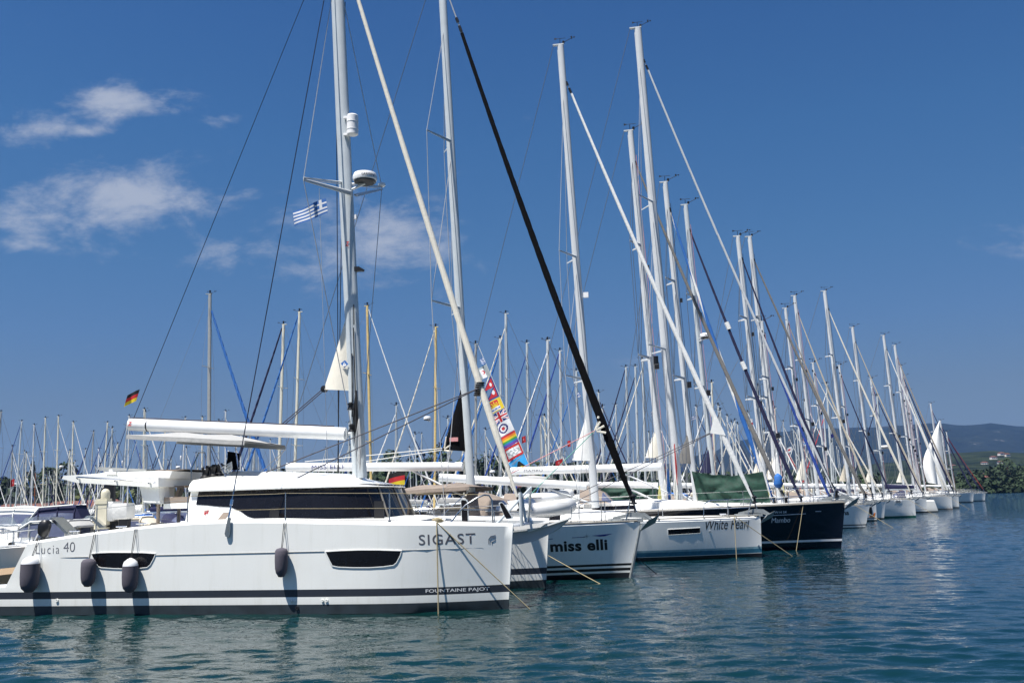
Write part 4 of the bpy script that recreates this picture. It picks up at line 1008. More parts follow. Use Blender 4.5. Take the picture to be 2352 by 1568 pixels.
# things standing on the catamaran's aft deck
def wpt(p): # local cat -> world
    x,y,z=p; return (O[0]+x*cf.f[0]+y*cf.l[0],O[1]+x*cf.f[1]+y*cf.l[1],z)
def thing(name,p,label,cat_,group=None): return empty(name,wpt(p),R(-HD),label,cat_,group)
u=cf.p(1,718,870,.0); t=thing('danbuoy_canister',(u[0],0,u[1]-.08),'cream rounded canister standing on the catamaran aft deck','canister')
g=MB(); g.loft([[(sx*.14*k,sy*.11*k,z) for sx,sy in((-1,-1),(1,-1),(1,1),(-1,1))] for z,k in((0,1.1),(.55,1),(.7,.98))],0,True,True,False); g.box((0,-.11,.62),(.30,.03,.08)); g.build('canister_body','cream_plastic',t)
g=MB(); g.lathe((.03,0,.68),[(.10,0),(.105,.14),(.09,.2),(.05,.24),(.005,.25)],14); g.build('canister_cap','cream_plastic',t)
for i,(x0,x1,ya,yb,lb) in enumerate([(748,812,703,838,'white fabric cover on a post, left of two behind the cream canister'),(808,908,716,824,'white fabric cover over an outboard engine, right of two')]):
    a=cf.p(1,x0,ya,.1); b=cf.p(1,x1,yb,.1); wd=b[0]-a[0]; hg=a[1]-b[1]; bz=cf.p(1,x0,872,.1)[1]-.1
    t=thing('covered_outboard',((a[0]+b[0])/2,.1,bz),lb,'outboard','covered engines on the catamaran aft deck')
    zb=b[1]-bz
    mbb=MB(); mbb.loft([[(sx*wd/2*k,sy*.17*k,zb+hg*f) for sx,sy in((-1,-1),(-.3,-1.15),(.4,-1.1),(1,-1),(1,1),(-1,1))] for f,k in((0,.82),(.12,1.0),(.6,1.02),(.92,1),(1,.93))],0); mbb.build('cover','cover_white',t,50)
    MB().box((.05,0,zb/2),(wd*.6,.14,zb)).build('engine_leg','black',t)
a=cf.p(1,318,900,-.3); t=thing('outboard_engine',(a[0],-.35,1.60),'small black outboard clamped on the catamaran stern rail','outboard')
g=MB(); g.loft([[(sx*.12*k+dx,sy*.09*k,z) for sx,sy in((-1,-1),(.2,-1.3),(1,-.6),(1,.6),(.2,1.3),(-1,1))] for z,k,dx in((.12,.5,0),(.2,.9,0),(.36,1.05,.02),(.46,.85,.03),(.5,.5,.03))]); g.build('cowling','black',t,50); MB().tube((0,0,.15),(-.06,0,-.15),.05,n=8).build('shaft','black',t)
# fenders hanging on the near hull
def fender(z,x0,x1,ya,yb,white,label,tie):
    xm=(x0+x1)/2; a=cf.p(z,xm,ya,-.98); b=cf.p(z,xm,yb,-.98); r=(cf.p(z,x1,yb,-.98)[0]-cf.p(z,x0,yb,-.98)[0])/2; hh=a[1]-b[1]
    y=hs(a[0],b[1]+.3)-r-.02
    t=thing('fender',(a[0],y,b[1]),label,'fender','fenders along the catamaran hull')
    prof=[(.015,0),(r*.45,.01),(r*.55,.04),(r*.80,.09),(r*.94,.18),(r,.34)]
    wt=hh-((.10 if 'nearest' in label else .17) if white else .02)
    g=MB(); g.lathe((0,0,0),prof+[(r*1.0,wt*.7),(r*.98,wt-(0 if white else r*.5))]+([] if white else [(r*.75,wt-r*.15),(r*.25,wt)]),18); g.build('fender_sock','fender_cloth',t,60)
    if white:
        g=MB(); g.lathe((0,0,0),[(r*.95,wt-.02),(r*.93,wt+.02),(r*.8,wt+.09),(r*.45,wt+.14),(r*.2,wt+.16),(.01,wt+.17)],18); g.build('fender_head','fender_white',t,60)
    k=cf.p(*tie,-.80)
    g=MB(); g.tube((0,0,hh-.02),(k[0]-a[0],-.82-y,k[1]-b[1]),.008,n=5); g.tube((0.02,0,hh-.02),(k[0]-a[0]+.05,-.82-y,k[1]-b[1]),.006,n=5); g.build('fender_line','rope_black',t)
fender(1,163,275,1103,1335,True,'grey socked fender with white head, nearest the catamaran stern',(1,270,965))
fender(1,573,665,1093,1297,False,'small grey fender left of the aft hull window',(1,665,900))
fender(1,862,962,1095,1337,True,'grey fender with white head in front of the aft hull window',(1,945,880))
fender(2,175,260,1018,1230,False,'lone grey fender hanging amidships on the catamaran',(2,240,840))
def rope_thing(name,pts,r,m,label,cat_='rope',group='mooring lines'):
    g=MB(); P=[Vector(p) for p in pts]; o=P[0].copy(); g.path([p-o for p in P],r,6); ob=g.build(name,m,None); ob.location=o; return tag(ob,label,cat_,group)
def sagline(a,b,s=.03,n=14):
    A,B=Vector(a),Vector(b); L=(A-B).length; return [A.lerp(B,i/n)-Vector((0,0,s*L*4*(i/n)*(1-i/n))) for i in range(n+1)]
ee=edge(2,1318,845,.14); a=(ee[0],ee[2]); ye=hull.surf(a[0],1.3)-.03; w0=wpt((a[0],ye,a[1])); b=ground(*q(2,1322,1462)); 
rope_thing('mooring_rope',sagline(w0,wpt((a[0]+.02,ye-.03,-.2)),.0),.015,'rope','thick tan rope hanging straight down the catamaran bow')
rope_thing('mooring_rope',sagline(w0,(lambda e:wpt((e[0],-.10,min(e[1],.0)-.04)))(cf.p(0,1222,1396,-.10)),.0),.012,'rope','tan rope slanting from the catamaran cleat into the water ahead of its bow')
g=MB()
for k in range(5): g.path([(.03*k-.07+.09*math.cos(t_),-.05+.05*math.sin(t_*1.0),.03+.09*abs(math.sin(t_*.5))+.01*k) for t_ in [i*.5 for i in range(13)]],.018,6)
o=g.build('rope_knot','rope',None); o.location=wpt((a[0],ye+.14,a[1]-.04)); o.scale=(.8,.7,.8); o.rotation_euler=(0,0,R(-HD)); tag(o,'bundle of tan rope looped on the catamaran bow cleat','rope')
# Greek courtesy flag under the spreader
a=cf.p(5,703,1378,1.6); b=cf.p(5,716,1480,1.6)
o=flag('greek_flag',wpt((a[0],1.6,a[1])),wpt((b[0],1.6,b[1])),1,.88,greek,nu=36,nv=27,dirv=(-1,-.15,-.42),droop=.1,amp=.05); tag(o,'blue and white striped flag flying below the catamaran spreader','flag','courtesy flags')
a=cf.p(0,321,893,yc); b=cf.p(0,313,920,yc)
o=flag('german_flag',wpt((a[0],yc,a[1])),wpt((b[0],yc,b[1])),1,.32,german,nu=12,nv=12,dirv=(-1,-.1,-.35),droop=.3,amp=.03); tag(o,'small black red yellow flag on the line above the catamaran boom end','flag')
# ================================================================ SAILING YACHTS
def star(parent,x,z,r,surf,m='galv',n=8,name='compass_star'):
    P=[]
    for i in range(n*2):
        a=math.pi*i/n+math.pi/2; rr=(r if i%4==0 else r*.62) if i%2==0 else r*.16; P.append((x+rr*math.cos(a),z+rr*math.sin(a)))
    g=MB(); g.add([(a,surf(a,b)-.014,b) for a,b in P]+[(x,surf(x,z)-.014,z)],[(i,(i+1)%(2*n),2*n) for i in range(2*n)],0,False); return g.build(name,m,parent)
def strip(parent,pts_top,pts_bot,surf,m,name='cove_stripe'):
    n=len(pts_top); g=MB(); vs=[(a,surf(a,b)-.010,b) for a,b in pts_top]+[(a,surf(a,b)-.010,b) for a,b in pts_bot]
    g.add(vs,[(i,i+1,n+i+1,n+i) for i in range(n-1)],0,True); return g.build(name,m,parent)
def toerail(parent,h,m='toerail',r=.022,n=24,t1=1.):
    g=MB()
    for s_ in (-1,1): g.path([(h.X(i/n*t1,h.fb(i/n*t1)),s_*max(.02,h.hb(i/n*t1,h.fb(i/n*t1)-.001)-.03),h.fb(i/n*t1)+.012) for i in range(n+1)],r,4)
    return g.build('toe_rail',m,parent)
def cockpit_gear(root,h,L,wheelx=.84):
    g=MB(); x=-L*wheelx; z=h.fb(wheelx)
    for s_ in (-1,1):
        P=[(x,s_*.75+.38*math.cos(a),z+.35+.38*math.sin(a)) for a in [i*math.pi/6 for i in range(13)]]; g.path(P,.018,5)
        for k in range(3): a=k*math.pi/3; g.tube((x,s_*.75-.38*math.cos(a),z+.35-.38*math.sin(a)),(x,s_*.75+.38*math.cos(a),z+.35+.38*math.sin(a)),.01,n=4)
        g.box((x+.15,s_*.75,z+.1),(.22,.25,.6))
    g.build('steering_wheel','black',root)
    g=MB(); t=.93
    for s_ in(-1,1):
        a=railpath(h,.99,s_,0); b=railpath(h,.99,s_,.6); c=railpath(h,.86,s_,.6); d=railpath(h,.86,s_,0); g.path([a,b,c,d],.014,6); g.tube((b[0],b[1],b[2]),(b[0],b[1]*.3,b[2]),.014,n=6)
    g.build('pushpit','steel',root)
def drum(root,p,s=1.,m='black'):
    g=MB(); x,y,z=p; g.tube((x,y,z-.3*s),(x-.02,y,z),.02*s,n=6); g.lathe((x-.03,y,z-.02),[(.02*s,0),(.1*s,.02*s),(.1*s,.05*s),(.055*s,.07*s),(.055*s,.2*s),(.1*s,.22*s),(.1*s,.25*s),(.03*s,.3*s)],12); g.tube((x-.03,y,z+.2*s),(x-.2*s,y,z+.6*s),.035*s,n=8); return g.build('furling_drum',m,root)
def dinghy(name,o,rz,label,L=2.7,W=1.4,m='pvc_white',floor='pvc',upside=False,rt=.19,txt=None,cat_='dinghy'):
    t=empty(name,o,rz,label,cat_,'inflatable dinghies stowed on decks'); z=rt
    g=MB(); P=[(-L/2,-W/2+rt,z),(-L*.3,-W/2+rt,z),(L*.1,-W/2+rt,z+.03),(L*.3,-W*.36+rt*.5,z+.08),(L*.43,-W*.18,z+.13),(L*.47,0,z+.15),(L*.43,W*.18,z+.13),(L*.3,W*.36-rt*.5,z+.08),(L*.1,W/2-rt,z+.03),(-L*.3,W/2-rt,z),(-L/2,W/2-rt,z)]
    rr=[rt*.45]+[rt]*9+[rt*.45]; g.path(P,rr,12); g.build('tube',m,t,60)
    g=MB(); g.loft([[(-L*.45,-W*.3,z*.3),(-L*.45,0,-.04),(-L*.45,W*.3,z*.3)],[(L*.2,-W*.28,z*.4),(L*.2,0,-.02),(L*.2,W*.28,z*.4)],[(L*.42,-.04,z+.0),(L*.42,0,z),(L*.42,.04,z)]],0,False,False); g.box((-L*.44,0,z+.02),(.04,W*.6,.34)); g.build('floor',floor,t)
    g=MB(); g.path([(L*f,-W/2+rt-rt*1.0,z+.05) for f in (-.42,-.1,.1)],.025,4); g.build('rubbing_strake','canvas_grey',t)
    if upside: t.rotation_euler=(math.pi,0,rz); t.location.z+=rt*2.0
    if txt: letter(txt,t,-.35,.35,-z*.0+.16,.27,lambda x,zz:-W/2-.01,'lettering_grey',off=.01)
    return t
def bow_anchor(root,h,s=1.,m='galv'): return anchor(root,h.rake+.12,h.Fb+.03,0,s,m)
def make_yacht(o,deg,label,L,B,Fbm,rake,bands,mats,foot,top,rx,fore,boom,cab,sp=(.38,.69),group='yachts moored bow out along the pontoon',name='sailing_yacht',stan=(.3,.45,.6,.75),det=1,genr=.08,gm='sail_white',gm2=None,mastm='alu_white',anchor_s=1.,wired=.011,bimi=None,tm=.55,cham=.05,drum_=True,spraym='taupe',splen=.27,sweep=.55,hounds=.93,grt=.45,cwb=.3,p=2.1,toem='toerail',n=26):
    root=empty(name,o,R(-deg),label,'sailing yacht',group)
    h=Hull(L,B,*Fbm,rake=rake,srake=.35,cham=cham,tm=tm,cwb=cwb,p=p)
    ho=h.build(root,bands,mats[0],mats[1],n=n)
    toerail(root,h,toem)
    if cab: coachroof(root,h,cab[0],cab[1],cab[2],cab[3] if len(cab)>3 else .55,m=mats[1])
    rig(root,h,foot,top,rx,sp=sp,B=B,mastm=mastm,det=det,lw=wired,splen=splen,sweep=sweep,hounds=hounds)
    (fx,fz),(bx,bz)=fore
    furl(root,(fx,0,fz),(bx,0,bz),genr,gm,rt=grt,m2=gm2)
    k_=.02
    while k_<.4:
        ex,ez=fx+(fx-bx)*k_,fz+(fz-bz)*k_
        if ez>top[2]-.1 or ex<lerp(foot[0],top[0],(ez-foot[2])/(top[2]-foot[2]))+rx: break
        k_+=.004
    wires('forestay',[((bx+.1,0,bz-.35),(bx,0,bz)),((fx,0,fz),(ex,0,ez))],wired*1.8,'wire_light',root)
    d_=Vector((fx-bx,0,fz-bz)).normalized(); g=MB()
    for s_,l_ in ((.05,.22),(.42,.16)): g.tube(Vector((fx,0,fz))+d_*s_,Vector((fx,0,fz))+d_*(s_+l_),.05 if det else .06,n=8)
    g.build('furler_swivel','black',root)
    if drum_: drum(root,(bx+.04,0,bz-.05),1.)
    boom_part(root,(boom[0],0,boom[1]),(boom[2],0,boom[3]),boom[4],boom[5] if len(boom)>5 else 'boomwhite')
    wires('boom_vang',[((lerp(boom[0],boom[2],.72),0,lerp(boom[1],boom[3],.72)-boom[4]),(foot[0]-.1,0,foot[2]+.15))],.035 if det else .05,'alu_white',root)
    pulpit(root,h,t1=.14); lifelines(root,h,stan,t0=.14)
    cockpit_gear(root,h,L)
    bow_anchor(root,h,anchor_s)
    if bimi: bimini(root,-L*.97,-L*.76,h.fb(.9)+1.95,B*.36,bimi,zd=1.7)
    if spraym: sprayhood(root,h,-L*.64,h.fb(.62)+(cab[2] if cab else .3)*.8,B*.30,spraym)
    g=MB()
    for s_ in(-1,1): a=railpath(h,.09,s_,.02,.12); g.tube((a[0]-.12,a[1],a[2]+.06),(a[0]+.12,a[1],a[2]+.06),.016,n=6); g.tube((a[0]-.04,a[1],a[2]),(a[0]-.04,a[1],a[2]+.06),.014,n=5); g.tube((a[0]+.04,a[1],a[2]),(a[0]+.04,a[1],a[2]+.06),.014,n=5)
    g.build('cleat','steel',root)
    return root,h,ho
# ---- white yacht behind the catamaran (black headsail)
O1=ground(1447,1325); f1=Fr(O1,HD)
r1_,hh1,ho1=make_yacht(O1,HD,'white yacht with triple black waterline stripes and furled black headsail',13.2,4.1,(1.58,1.5,1.42),.38,
 [(0,'antifoul_black'),(.145,'antifoul_black'),(.205,'gelcoat'),(.285,'lettering_black'),(.345,'gelcoat'),(.41,'lettering_black')],('gelcoat','deck_white'),
 (-4.60,0,2.2),(-5.27,0,19.4),.135,((-4.62,17.2),(.19,2.12)),(-10.5,3.47,-4.86,3.30,.11),(-9.5,-3.4,.42,.5),sp=(.345,.66),genr=.125,gm='sail_black',mastm='alu',splen=.29,stan=(.27,.42,.6,.75),hounds=.89,cwb=.22,spraym=None)
bimini(r1_,f1.p(12,130,800,-1.6)[0],f1.p(12,1420,760,-1.6)[0]+.1,2.60,1.6,'taupe',dz=.08,zd=1.1)
sprayhood(r1_,hh1,-4.55,1.85,1.15,'taupe',1.4,.68)
s=hh1.surf
letter('miss elli',ho1,f1.p(3,340,1222,-1.3)[0],f1.p(3,742,1222,-.7)[0],.80,1.11,s,'lettering_black',off=.035,spacing=1.05,name='boat_name')
letter('MISS ELLI',[c for c in r1_.children if c.name.startswith('boom')][0],-9.62,-8.60,3.36,3.49,lambda x,z:-.13,'flag_navy',off=0,spacing=1.1,name='boat_name')
strip(ho1,[(-2.4,1.165),(-1.15,1.195)],[(-2.4,1.15),(-1.15,1.18)],s,'flag_navy'); strip(ho1,[(-.95,1.225),(-.35,1.262)],[(-.95,1.21),(-.68,1.185),],s,'flag_navy') if False else None
g=MB(); P=[(-.98,1.218),(-.40,1.255),(-.62,1.19),(-.75,1.185)]; g.add([(a,s(a,b)-.012,b) for a,b in P],[(0,1,2,3)],0,False); g.build('cove_stripe','flag_navy',ho1)
star(ho1,f1.p(3,598,1118,-.9)[0],1.205,.10,s)
g=MB(); g.path([(hh1.X(0,z)+.012,-.0,z) for z in (.0,.5,1.0,1.5)],.05,6); g.build('stem_guard','galv',ho1)
u=f1.p(3,680,360,0); g=MB()
for (a,b) in (((665,378),(700,322)),((668,382),(728,352)),((675,388),(740,400)),((690,285),(684,300))):
    A=f1.p(3,*a,-.1);B_=f1.p(3,*b,-.1); g.tube((A[0],-.16,A[1]),(B_[0],-.16,B_[1]),.035,n=5)
g.build('clew_patch','sail_cream',r1_)
for (b,m,nm) in (((3,60,690),'rope_pink','genoa_sheet'),((3,180,860),'rope_green','genoa_sheet')):
    A=f1.p(3,660,385,-.1); B_=f1.p(*b,-1.0); wires(nm,[((A[0],-.1,A[1]),(B_[0],-1.0,B_[1]))],.012,m,r1_)
# black mainsail corner + its sheets (from inside the mast)
A=f1.p(6,1305,1200,0);B_=f1.p(2,1345,345,0);C_=f1.p(2,1495,355,0)
ms=sailclew(r1_,((A[0],A[1]),(B_[0],B_[1]),(C_[0]+.1,C_[1])),-.02,'sail_black')
g=MB(); 
for (a,b) in (((1350,330),(1365,250)),((1352,335),(1395,310)),((1350,345),(1395,352))):
    U=f1.p(2,*a,-.2);V=f1.p(2,*b,-.2); g.tube((U[0],-.14,U[1]),(V[0],-.17,V[1]),.025,n=5)
g.build('clew_patch','sail_cream',ms)
U=f1.p(2,1418,270,-.2); g=MB(); g.prism([(U[0]-.13,U[1]-.06),(U[0]+.13,U[1]-.06),(U[0]+.13,U[1]+.06),(U[0]-.13,U[1]+.06)],-.17,-.15); g.build('sail_badge','rope_pink',ms)
wires('outhaul',[((B_[0],-.1,B_[1]+.05),(-9.9,0,3.62)),((B_[0],-.1,B_[1]),(-8.0,0,3.55))],.012,'rope_white',r1_)
# ---- white yacht with plumb bow and blue band
O2=ground(1750,1277); f2=Fr(O2,HD)
r2_,hh2,ho2=make_yacht(O2,HD,'white plumb-bowed yacht with teal waterline band and slim rectangular hull window',14.6,4.5,(1.47,1.45,1.4),.05,
 [(0,'antifoul_black'),(.135,'antifoul_black'),(.15,'gelcoat'),(.30,'teal_dark'),(.375,'teal_light')],('gelcoat','deck_white'),
 (-6.0,0,1.9),(-6.68,0,20.72),.15,((-6.30,18.55),(-.14,1.98)),(-12.1,3.23,-6.3,2.72,.13),(-10.8,-3.6,.42,.52),sp=(.26,.52),genr=.105,gm='sail_white',mastm='alu_white',tm=.5,cham=.11,cwb=.62,p=2.4,hounds=.90,stan=(.25,.38,.55,.75),splen=.28)
s=hh2.surf
letter('White Pearl',ho2,-1.94,-.36,1.03,1.40,s,'lettering_black',off=.002,shear=.35,name='boat_name')
star(ho2,f2.p(3,1720,1055,-.4)[0],1.12,.10,s)
patch('hull_window',[(-3.27,1.10),(-2.14,1.125),(-2.14,.93),(-3.27,.90)],s,'glass',ho2,rim='gelcoat')
for (a,b) in ((f2.p(3,1462,1085,-1),None),(f2.p(3,1803,1185,-.2),None)): MB().lathe((a[0],s(a[0],a[1])-.02,a[1]),[(.012,.02),(.014,0),(.035,0),(.038,.025)],12,0,'Y').build('skin_fitting','steel',ho2)
A=f2.p(3,1490,300,0);B_=f2.p(3,1463,400,-.1);C_=f2.p(3,1552,410,0)
g=MB(); g.prism([(A[0],A[1]),(B_[0],B_[1]),(C_[0]+.1,C_[1]-.05),(A[0]+.12,A[1])],-.10,-.05); g.build('headsail_clew','sail_white',r2_)
wires('genoa_sheet',[((B_[0],-.1,B_[1]),(-8.2,-1.2,1.75)),((B_[0],-.1,B_[1]-.03),(-7.6,-1.1,1.7))],.014,'wire_dark',r2_)
A=f2.p(3,620,210,0);B_=f2.p(3,505,590,0);C_=f2.p(3,628,598,0)
sailclew(r2_,((A[0],A[1]),(B_[0],B_[1]),(C_[0]+.15,C_[1])),-.02,'sail_white')
U=f2.p(8,440,567,-.1); g=MB(); g.box((U[0]-.1,0,U[1]),(.2,.12,.2)); g.build('steaming_light','white',[c for c in r2_.children if c.name.startswith('mast')][0])
# ---- navy yacht
O3=ground(1932,1258); f3=Fr(O3,HD)
r3_,hh3,ho3=make_yacht(O3,HD,'large navy blue yacht with white waterline stripe',16.2,4.9,(1.86,1.72,1.6),.30,
 [(0,'antifoul_black'),(.30,'navy_hull'),(.385,'lettering_white')],('navy_hull','deck_white'),
 (-6.35,0,2.1),(-7.05,0,23.4),.18,((-6.68,21.3),(-.02,2.1)),(-13.5,3.52,-7.0,3.50,.14),(-12.6,-3.6,.42,.5),sp=(.30,.61),genr=.055,gm='alu_white',mastm='alu_white',hounds=.93,splen=.28,grt=.8,anchor_s=1.1,stan=(.25,.36,.5,.65,.8))
s=hh3.surf
letter('Mambo',ho3,f3.p(4,150,1030,-1.3)[0],f3.p(4,285,1030,-1.2)[0],1.11,1.30,s,'lettering_white',off=0,shear=.2,name='boat_name')
letter('W-H 54',ho3,f3.p(4,172,965,-1.3)[0],f3.p(4,256,965,-1.2)[0],1.47,1.56,s,'lettering_white',off=.012,name='registration')
g=MB(); g.path([(x,s(x,1.385+.035*(x+3.2)*.6)-.01,1.385+.035*(x+3.2)*.6) for x in (-3.3,-2.6,-1.9,-1.35)],.012,4); g.path([(x,s(x,1.50)-.01,1.50) for x in (-.95,-.72)],.012,4); g.build('cove_stripe','lettering_white',ho3)
g=MB(); P=[(hh3.X(t,hh3.fb(t)),-hh3.hb(t,hh3.fb(t)-.001)-.006,hh3.fb(t)-.03) for t in [i/20*.7 for i in range(21)]]; g.path(P,.035,4); g.build('rubbing_strake','toerail',ho3)
letter('MAMBO',[c for c in r3_.children if c.name.startswith('boom')][0],*[f3.p(3,168,663,-.15)[0],f3.p(3,298,663,-.15)[0]],3.46,3.57,lambda x,z:-.16,'lettering_grey',off=0,spacing=1.1,name='boat_name')
mm=[c for c in r3_.children if c.name.startswith('mast')][0]
U=f3.p(8,912,1025,-.1); MB().box((U[0],-.05,U[1]),(.2,.2,.35)).build('deck_light','black',mm)
U=f3.p(3,1215,520,-.2); rope_coil(r3_,(U[0],-.2,U[1]+.25),5,1.8,'rope_red','coiled_halyard',.05)
U=f3.p(3,1220,690,-.2); rope_coil(r3_,(U[0],-.22,U[1]),8,1.3,'rope_white','coiled_halyard',.1)
U=f3.p(3,1168,650,-.2); rope_coil(r3_,(U[0],-.22,U[1]),6,1.5,'rope_blue','coiled_halyard',.07)
U=f3.p(3,1110,770,-.2); rope_coil(r3_,(U[0],-.22,U[1]),6,.9,'rope_yellow','coiled_halyard',.08)
# green sun cover stretched over the navy yacht's cabin: sagging cloth
def tarp(label,fr,corners,lat,nu=40,nv=14,ripple=.045):
    (tl,tr,br,bl)=[fr.p(*c) for c in corners]; o0=fr.o; t=MB(); vs=[]
    for j in range(nv+1):
        for i in range(nu+1):
            u,v=i/nu,j/nv; x=lerp(lerp(tl[0],tr[0],u),lerp(bl[0],br[0],u),v); z=lerp(lerp(tl[1],tr[1],u),lerp(bl[1],br[1],u),v)
            z-= (1-v)*.18*math.sin(math.pi*u)-.05*noise.noise(Vector((u*6,v*3,lat)))*(1-v)
            y=lat+ripple*math.sin(u*19+v*3+noise.noise(Vector((u*4,v*4,0)))*5)*(.4+v)+.3*v*math.sin(math.pi*u)*-1+.12*noise.noise(Vector((u*5,v*4,2)))
            vs.append((x,y,z))
    for j in range(nv):
        for i in range(nu): a=j*(nu+1)+i; t.f.append([a,a+1,a+nu+2,a+nu+1]); t.m.append(0); t.sm.append(True)
    t.v=vs; o=t.build('sun_cover','tarp',None,180); o.location=fr.o; o.rotation_euler=(0,0,R(-fr.deg)); return tag(o,label,'tarp','green covers stretched over decks')
# ---- the rest of the bow-out row, near to far
class Row: pass
def row(key,bx,D,top,label,fore_bot,gm,gr,L=None,hull_m='gelcoat',bands=None,gm2=None,rx=.12,B=3.9,fb=(1.42,1.32,1.25),rake=.25,spz=(.38,.68),mastm='alu_white',boomm='boomwhite',det=0,clew=None,ft=.9,extra=None,grt=.4,anch=.72):
    o=bowat(bx,D); fr=Fr(o,HD); xt,zt=fr.p(*top,0); foot=(xt+zt*.036,0,1.75); L=L or max(9.5,min(15,-foot[0]/.41))
    zf=lerp(foot[2],zt,ft); xf=lerp(foot[0],xt,ft)+rx
    fbp=(rake-.22,fb[0]+.45)
    root,h,ho=make_yacht(o,HD,label,L,B,fb,rake,bands or [(0,'antifoul'),(.12,'antifoul')],(hull_m,'deck_white'),foot,(xt,0,zt),rx,((xf,zf),fbp),(foot[0]-.3-L*.36,2.95,foot[0]-.25,2.75,.11,boomm),(-L*.74,-L*.26,.40),sp=spz,genr=gr,gm=gm,gm2=gm2,mastm=mastm,det=det,wired=.012 if D<60 else .016,stan=(.32,.5,.7),n=18,grt=grt,anchor_s=anch,bimi=extra)
    mo=[c for c in root.children if c.name.startswith('mast')][0]
    for ff,ss in ((.36,1.),(.62,.7)): MB().box((lerp(foot[0],xt,ff)+rx+.08,-.04,lerp(foot[2],zt,ff)),(.2*ss,.16*ss,.3*ss)).build('deck_light','black',mo)
    g=MB(); g.tube((foot[0]+rx+.03,-.05,2.2),(lerp(foot[0],xt,.93)+rx+.02,-.05,lerp(foot[2],zt,.93)),.012,n=4); g.build('halyard','rope_pink' if D%2<1 else 'wire_dark',mo)
    if D<62: rope_coil(root,(foot[0]+.05,-rx*.8,3.0),6,1.0,'rope_white' if D%3<1.5 else 'rope_yellow','coiled_halyard',.09)
    if clew:
        m_,za,zb,wd=clew if len(clew)==4 else (clew[0],4.9,3.1,.65)
        sailclew(root,((foot[0]-rx*.8,za),(foot[0]-rx-wd,zb+.05),(foot[0]-rx+.1,zb)),-.02,m_)
    return root,h,ho,fr
rw={}
rw['A']=row('A',1811,42.5,(0,1448,300),'yacht with furled plain grey headsail, first behind the navy yacht','','sail_grey',.105,rx=.15,L=13.5,clew=('sail_cream',5.5,3.95,.6),extra='canvas_grey')
rw['B']=row('B',1782,47,(0,1528,418),'yacht whose furled headsail is spiralled blue and white','','blue',.12,gm2='sail_white',rx=.14,clew=('sail_grey',5.6,3.8,.75))
rw['C']=row('C',1845,50.5,(0,1575,470),'yacht with furled dark navy headsail and a white radar dome on its mast','','navy',.11,rx=.135,clew=('navy',5.0,3.4,.6),mastm='alu')
rw['D']=row('D',1927,53.5,(0,1695,542),'yacht with slim black headsail, its mast left of a close pair of mastheads','','navy',.09,rx=.135,clew=('sail_cream',.25))
rw['F']=row('F',1912,56,(0,1750,738),'shorter yacht with bright blue furled headsail behind the navy yacht','','royal',.10,rx=.09,L=10.5,clew=('sail_white',.28))
mf=[c for c in rw['C'][0].children if c.name.startswith('mast')][0]
frc=rw['C'][3]
for (a_,b_) in (((1420,757),(1440,805)),((1528,1032),(1552,1085))):
    A=frc.p(8,*a_,0);B_=frc.p(8,*b_,0); MB().tube((A[0]-.13,0,A[1]-.03),(B_[0]-.13,0,B_[1]-.03),.125,n=8).build('sail_stripe','sail_white',rw['C'][0])
U=rw['C'][3].p(8,1255,862,-.3); radar(mf,(U[0]+.05,-.1,U[1]),.32,arm=.4,txt='Raymarine')
bE=[(0,'antifoul'),(.06,'antifoul'),(.16,'gelcoat'),(.23,'charcoal')]
rw['E']=row('E',1987,61,(0,1722,543),'white yacht moored just beyond the navy yacht, lettering near its bow, grey headsail','','sail_grey',.115,L=14,rx=.15,fb=(1.45,1.35,1.3),rake=.42,bands=bE,clew=('sail_cream',.35))
rw['G']=row('G',1990,66,(17,615,520),'slim-masted yacht with tan furled headsail behind the grey-sailed one','','sail_brown',.08,rx=.11,clew=('sail_cream',.3))
rw['H']=row('H',2014,74,(17,672,442),'white yacht with black fender post and yellow stripe at its bow','','sail_tan',.09,rx=.14,bands=[(0,'antifoul_black'),(.1,'antifoul_black'),(.2,'gelcoat'),(.26,'charcoal')],rake=.05)
rw['Kk']=row('Kk',2030,78,(17,787,862),'low-masted yacht with beige headsail between taller masts','','sail_cream',.07,rx=.09)
rw['I']=row('I',2104,81,(17,860,412),'white yacht numbered 06 with green waterline','','sail_cream',.11,L=14.5,rx=.16,fb=(1.52,1.45,1.4),rake=.02,bands=[(0,'green_dark'),(.16,'green_dark')],clew=('sail_tan',.30),B=4.3)
rw['L']=row('L',2050,86,(17,952,878),'yacht with narrow navy headsail running down behind the yacht numbered 06','','navy',.08,rx=.09)
rw['J']=row('J',2130,97,(17,1035,640),'white yacht with small grey lettering on its bow, right of the one numbered 06','','sail_tan',.10,rx=.15,rake=.03,bands=[(0,'antifoul_black'),(.12,'antifoul_black'),(.3,'gelcoat'),(.34,'taupe')],clew=('sail_cream',.25))
rw['M']=row('M',2122,102,(17,1150,962),'yacht with navy headsail and a radar on a short mast near the far end','','navy',.09,rx=.11)
rw['N']=row('N',2188,109,(17,1230,690),'white yacht with small black portlight near its bow, towards the far end of the row','','sail_white',.12,L=15,rx=.16,fb=(1.5,1.45,1.4),rake=.02,bands=[(0,'toerail'),(.12,'taupe')],clew=('sail_cream',.25),B=4.4)
rw['O']=row('O',2203,116,(17,1300,752),'yacht with long brown furled headsail at the far end of the row','','sail_brown',.12,rx=.16,rake=.05)
rw['P']=row('P',2193,124,(17,1338,882),'far yacht with navy headsail directly left of the hoisted white sails','','navy',.12,rx=.14)
rw['S']=row('S',2180,130,(17,1355,948),'far yacht with pale mast, second of the cluster before the hoisted sails','','sail_cream',.11,rx=.12)
rw['T']=row('T',2175,138,(17,1378,1040),'far yacht with pale mast, third of the cluster before the hoisted sails','','sail_cream',.11,rx=.12)
